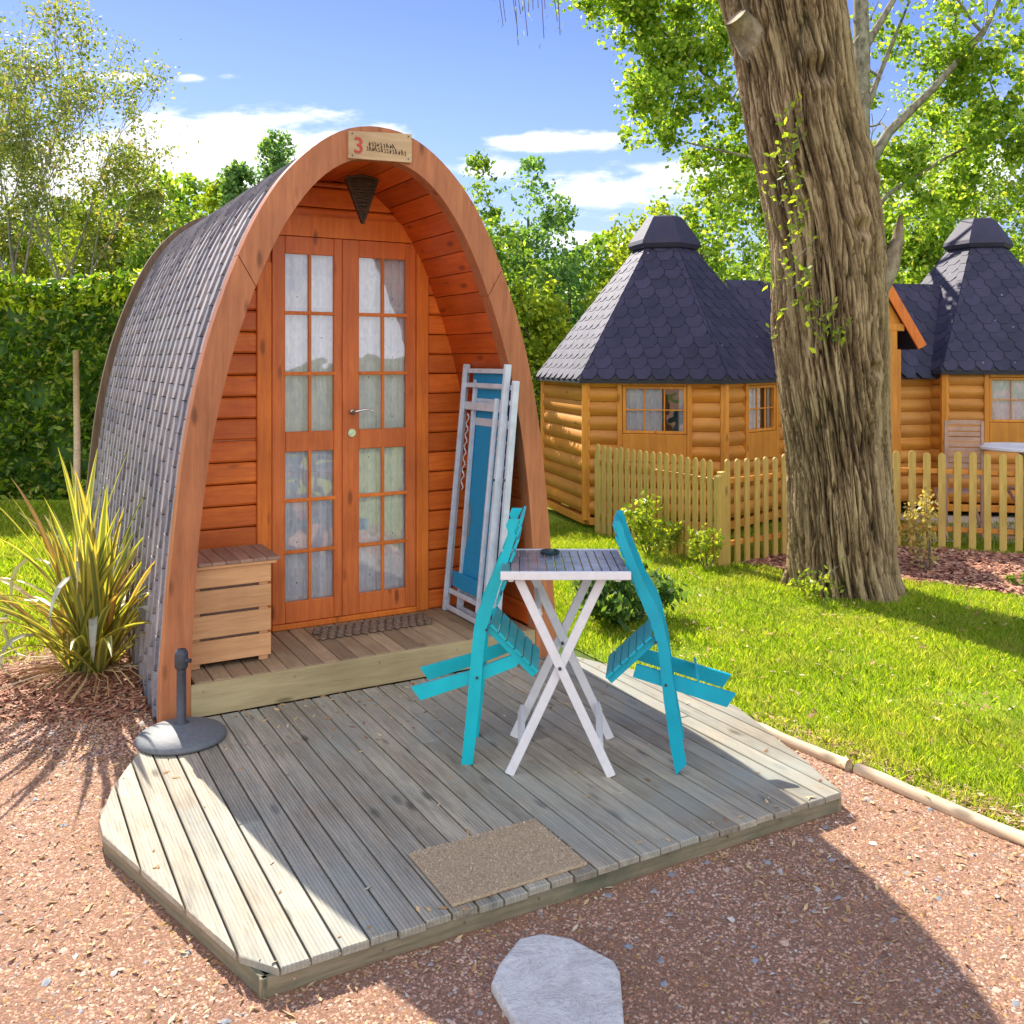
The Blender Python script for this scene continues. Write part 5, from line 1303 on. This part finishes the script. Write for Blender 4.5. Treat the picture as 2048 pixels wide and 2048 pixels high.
def hut(name, label, cx, cy, R_, rot, eave, capz, wins, caplabel=None):
    t = thing(name, label, 'hut', (cx, cy, 0), 0, 'hexagonal log huts behind the fence')
    V = [Vector((R_*math.cos(a), R_*math.sin(a), 0)) for a in [R(60*k)+rot for k in range(6)]]
    for k in range(6):
        p, q_ = V[k], V[(k+1) % 6]; L_ = (q_-p).length; ang = math.atan2(q_.y-p.y, q_.x-p.x)
        w = wins.get(k)
        def logs(b):
            z = .22
            while z < eave-.02:
                spans = [(.04, L_-.04)]
                if w and z+.19 > w[2]-.12 and z < w[3]+.10: spans = [(.04, w[0]-.10), (w[1]+.10, L_-.04)]
                for a0, a1 in spans:
                    if a1-a0 < .03: continue
                    n = 8; sec = [(-.045*math.sin(math.pi*i/n)-.012, z+.185*(i/n)+.002) for i in range(n+1)]+[(.03, z+.186), (.03, z)]
                    b.prism([(a0, s_[0], s_[1]) for s_ in sec], (a1-a0, 0, 0))
                z += .19
        o = quick('log_wall', M['log'], t, logs); o.location = p; o.rotation_euler = (0, 0, ang)
        o = quick('wall_lining', M['hutpost'], t, lambda b: b.box(.03, L_-.03, .045, .07, .2, eave-.02) if not w else
                  (b.box(.03, w[0]-.02, .045, .07, .2, eave-.02), b.box(w[1]+.02, L_-.03, .045, .07, .2, eave-.02), b.box(w[0], w[1], .046, .069, .2, w[2]-.05), b.box(w[0], w[1], .046, .069, w[3]+.03, eave-.02)))
        o.location = p; o.rotation_euler = (0, 0, ang)
        if w:
            fr = quick('window', M['hutpost'], t, lambda b: (b.box(w[0]-.10, w[0]-.035, -.075, .04, w[2]-.12-.3, eave-.03), b.box(w[1]+.035, w[1]+.10, -.075, .04, w[2]-.42, eave-.03),
                    b.box(w[0]-.034, w[1]+.034, -.070, .04, w[3]+.03, eave-.035), b.box(w[0]-.034, w[1]+.034, -.070, .04, w[2]-.40, w[2]-.03),
                    b.box(w[0]-.03, w[0]+.012, -.055, .03, w[2]-.025, w[3]+.025), b.box(w[1]-.012, w[1]+.03, -.055, .03, w[2]-.025, w[3]+.025),
                    b.box(w[0]+.013, w[1]-.013, -.053, .03, w[3]-.012, w[3]+.024), b.box(w[0]+.013, w[1]-.013, -.053, .03, w[2]-.024, w[2]+.012)))
            fr.location = p; fr.rotation_euler = (0, 0, ang)
            quick('glazing_bar', M['hutpost'], fr, lambda b: ([b.box(w[0]+(w[1]-w[0])*f_-.008, w[0]+(w[1]-w[0])*f_+.008, -.045, -.02, w[2]+.013, w[3]-.013) for f_ in (1/3, 2/3)],
                    b.box(w[0]+.013, w[1]-.013, -.047, -.022, (w[2]+w[3])/2-.008, (w[2]+w[3])/2+.008)))
            quick('pane', M['glass'], fr, lambda b: b.add([(w[0], -.01, w[2]), (w[1], -.01, w[2]), (w[1], -.01, w[3]), (w[0], -.01, w[3])], [(0, 1, 2, 3)]))
            def cur(b):
                n = 24; hw = (w[1]-w[0])
                for (x0, x1, zt) in ((w[0], w[0]+hw*.62, w[3]), (w[0]+hw*.9, w[1], w[3])):
                    vs = []
                    for i in range(n+1):
                        x = x0+(x1-x0)*i/n; y = .03+.006*math.sin(i*1.5); vs += [(x, y, w[2]), (x, y, zt)]
                    b.add(vs, [(2*i, 2*i+2, 2*i+3, 2*i+1) for i in range(n)])
            quick('curtain', M['curtain'], fr, cur)
        o = quick('corner_post', M['hutpost'], t, lambda b: b.tube([(V[k].x*1.012, V[k].y*1.012, .15), (V[k].x*1.012, V[k].y*1.012, eave-.01)], .062, 6)); 
        quick('base_beam', M['hutpost'], t, lambda b: b.bar(V[k]*.99+Vector((0, 0, .13)), V[(k+1) % 6]*.99+Vector((0, 0, .13)), .1, .12, (0, 0, 1)))
    quick('plinth', M['shinglebase'], t, lambda b: b.prism([(v.x*.8, v.y*.8, 0) for v in V], (0, 0, .1)))
    # roof
    ro, ri = (R_+.16)/R_, .37/R_
    E = [Vector((v.x*ro, v.y*ro, eave)) for v in V]; T_ = [Vector((v.x*ri, v.y*ri, capz)) for v in V]
    
    rf = quick('roof', M['shinglebase'], t, lambda b: [b.add([E[k], E[(k+1) % 6], T_[(k+1) % 6], T_[k]], [(0, 1, 2, 3)]) for k in range(6)]+
               [b.add([E[k]-Vector((0, 0, .05)) for k in range(6)], [(5, 4, 3, 2, 1, 0)])]+[b.add([E[k], E[(k+1) % 6], E[(k+1) % 6]-Vector((0, 0, .05)), E[k]-Vector((0, 0, .05))], [(0, 3, 2, 1)]) for k in range(6)])
    quick('roof_shingles', M['hutshingle'], rf, lambda b: [hut_shingles(b, E[k], E[(k+1) % 6], T_[(k+1) % 6], T_[k], .17, .24) for k in range(6)])
    def cap(b):
        def ringz(r, z): return [(r*math.cos(R(60*k)+rot), r*math.sin(R(60*k)+rot), z) for k in range(6)]
        rs_ = [ringz(.50, capz-.09), ringz(.54, capz-.03), ringz(.52, capz+.03), ringz(.27, capz+.38), ringz(.24, capz+.40)]
        vs = sum(rs_, []); b.add(vs, [(i*6+k, i*6+(k+1) % 6, (i+1)*6+(k+1) % 6, (i+1)*6+k) for i in range(4) for k in range(6)]+[tuple(24+k for k in range(6)), tuple(range(6))[::-1]])
    quick('smoke_cap', M['hutshingle'], t, cap)
    return t
# vertices: k=3 ->180+rot, 4 ->240+rot (left front), 5 ->300+rot (right front); facet 4 is the front, 5 right
ROT = R(-10)
hut('grill_hut', 'hexagonal log hut with dark shingle roof left of the old trunk', 2.26, 14.0, 1.8, R(-14), 2.04, 4.02, {4: (.52, 1.30, 1.35, 1.93), 5: (.55, 1.25, 1.35, 1.93)})
hut('grill_hut', 'hexagonal log hut with dark shingle roof at the right picture edge', 7.57, 15.3, 1.85, ROT, 2.14, 4.18, {4: (.62, 1.45, 1.42, 2.02), 5: (.55, 1.25, 1.42, 2.02)})
# linking building
lk = thing('link_cabin', 'low log cabin with dark ridge roof joining the two hexagonal huts', 'cabin', (3.4, 14.2, 0), math.atan2(15.05-14.2, 6.9-3.4))
LL = 3.6
def lkwall(b):
    z = .2
    while z < 2.1:
        n = 8; sec = [(-.045*math.sin(math.pi*i/n)-.75, z+.185*(i/n)) for i in range(n+1)]+[(-.70, z+.186), (-.70, z)]
        b.prism([(.2, s_[0], s_[1]) for s_ in sec], (LL-.2, 0, 0)); z += .19
quick('log_wall', M['log'], lk, lkwall)
quick('rear_wall', M['hutpost'], lk, lambda b: b.box(.1, LL, .7, .75, .1, 2.1))
rf = quick('roof', M['shinglebase'], lk, lambda b: b.prism([(-.2, -.95, 2.02), (-.2, .95, 2.02), (-.2, .02, 3.48), (-.2, -.02, 3.48)], (LL+.4, 0, 0)))
quick('roof_shingles', M['hutshingle'], rf, lambda b: (hut_shingles(b, (-.2, -.97, 2.03), (LL+.2, -.97, 2.03), (LL+.2, -.02, 3.50), (-.2, -.02, 3.50)), hut_shingles(b, (LL+.2, .97, 2.03), (-.2, .97, 2.03), (-.2, .02, 3.5), (LL+.2, .02, 3.5))))
# porch gable in front of the link
pg = thing('gabled_porch', 'orange timber porch gable and post half hidden by the old trunk', 'porch', (4.93, 13.0, 0), R(3))
def gable(b):
    pk = (0, 0, 3.42)
    for sx in (-1, 1):
        b.bar((0.02*sx, -.02, 3.70), (.74*sx, -.02, 2.48), .035, .13, (0, 1, 0)); b.bar((0.02*sx, .04, 3.74), (.78*sx, .04, 2.48), .06, .05, (0, 1, 0))
quick('bargeboard', M['trim'], pg, gable)
quick('gable_boards', M['hutpost'], pg, lambda b: b.prism([(-.48, .05, 2.80), (.48, .05, 2.80), (0, .05, 3.62)], (0, .03, 0)))
quick('tie_beam', M['hutpost'], pg, lambda b: b.box(-.52, .50, .0, .10, 2.70, 2.80))
for x in (-.34, .34): quick('post', M['hutpost'], pg, lambda b: b.box(x-.06, x+.06, .0, .10, .05, 2.70))
quick('porch_roof', M['hutshingle'], pg, lambda b: (b.prism([(-.80, .08, 2.50), (-.78, .08, 2.45), (0, .08, 3.68), (0, .08, 3.74)], (0, .95, 0)), b.prism([(.80, .08, 2.50), (0, .08, 3.74), (0, .08, 3.68), (.78, .08, 2.45)], (0, .95, 0))))
quick('side_panel', M['hutpost'], pg, lambda b: b.box(.42, .50, .1, .16, .1, 2.45))

# terrace furniture behind the fence
def patio_chair(x, y, rz, label):
    t = thing('patio_chair', label, 'chair', (x, y, 0), rz, 'slatted chairs on the terrace')
    quick('back_frame', M['slate'], t, lambda b: (b.box(-.24, -.20, 0, .03, .0, 1.52), b.box(.20, .24, 0, .03, .0, 1.52), b.box(-.199, .199, .002, .028, 1.47, 1.53)))
    quick('back_slats', M['slate'], t, lambda b: [b.box(-.199, .199, .006, .022, .78+k*.068, .835+k*.068) for k in range(10)])
    quick('seat', M['slate'], t, lambda b: [b.box(-.22, .22, -.07-.075*k, -.01-.075*k, .58, .60) for k in range(6)])
    for sx in (-.22, .22): quick('leg', M['slate'], t, lambda b: b.bar((sx, -.42, .58), (sx, .10, 0), .03, .04, (1, 0, 0)))
patio_chair(5.80, 12.1, R(172), 'slatted brown patio chair left of the pale terrace table')
patio_chair(6.98, 12.3, R(200), 'slatted brown patio chair right of the pale terrace table')
tt = thing('terrace_table', 'pale topped round table on the terrace behind the picket fence', 'table', (6.5, 12.0, 0))
quick('table_top', M['white'], tt, lambda b: b.lathe((0, 0, 0), [(.50, 1.16), (.52, 1.17), (.52, 1.20), (.50, 1.21)], 36))
quick('pedestal', M['slate'], tt, lambda b: (b.tube([(0, 0, .02), (0, 0, 1.16)], .04, 10), b.bar((-.3, 0, .03), (.3, 0, .03), .05, .04), b.bar((0, -.3, .031), (0, .3, .031), .05, .04, (1, 0, 0))))
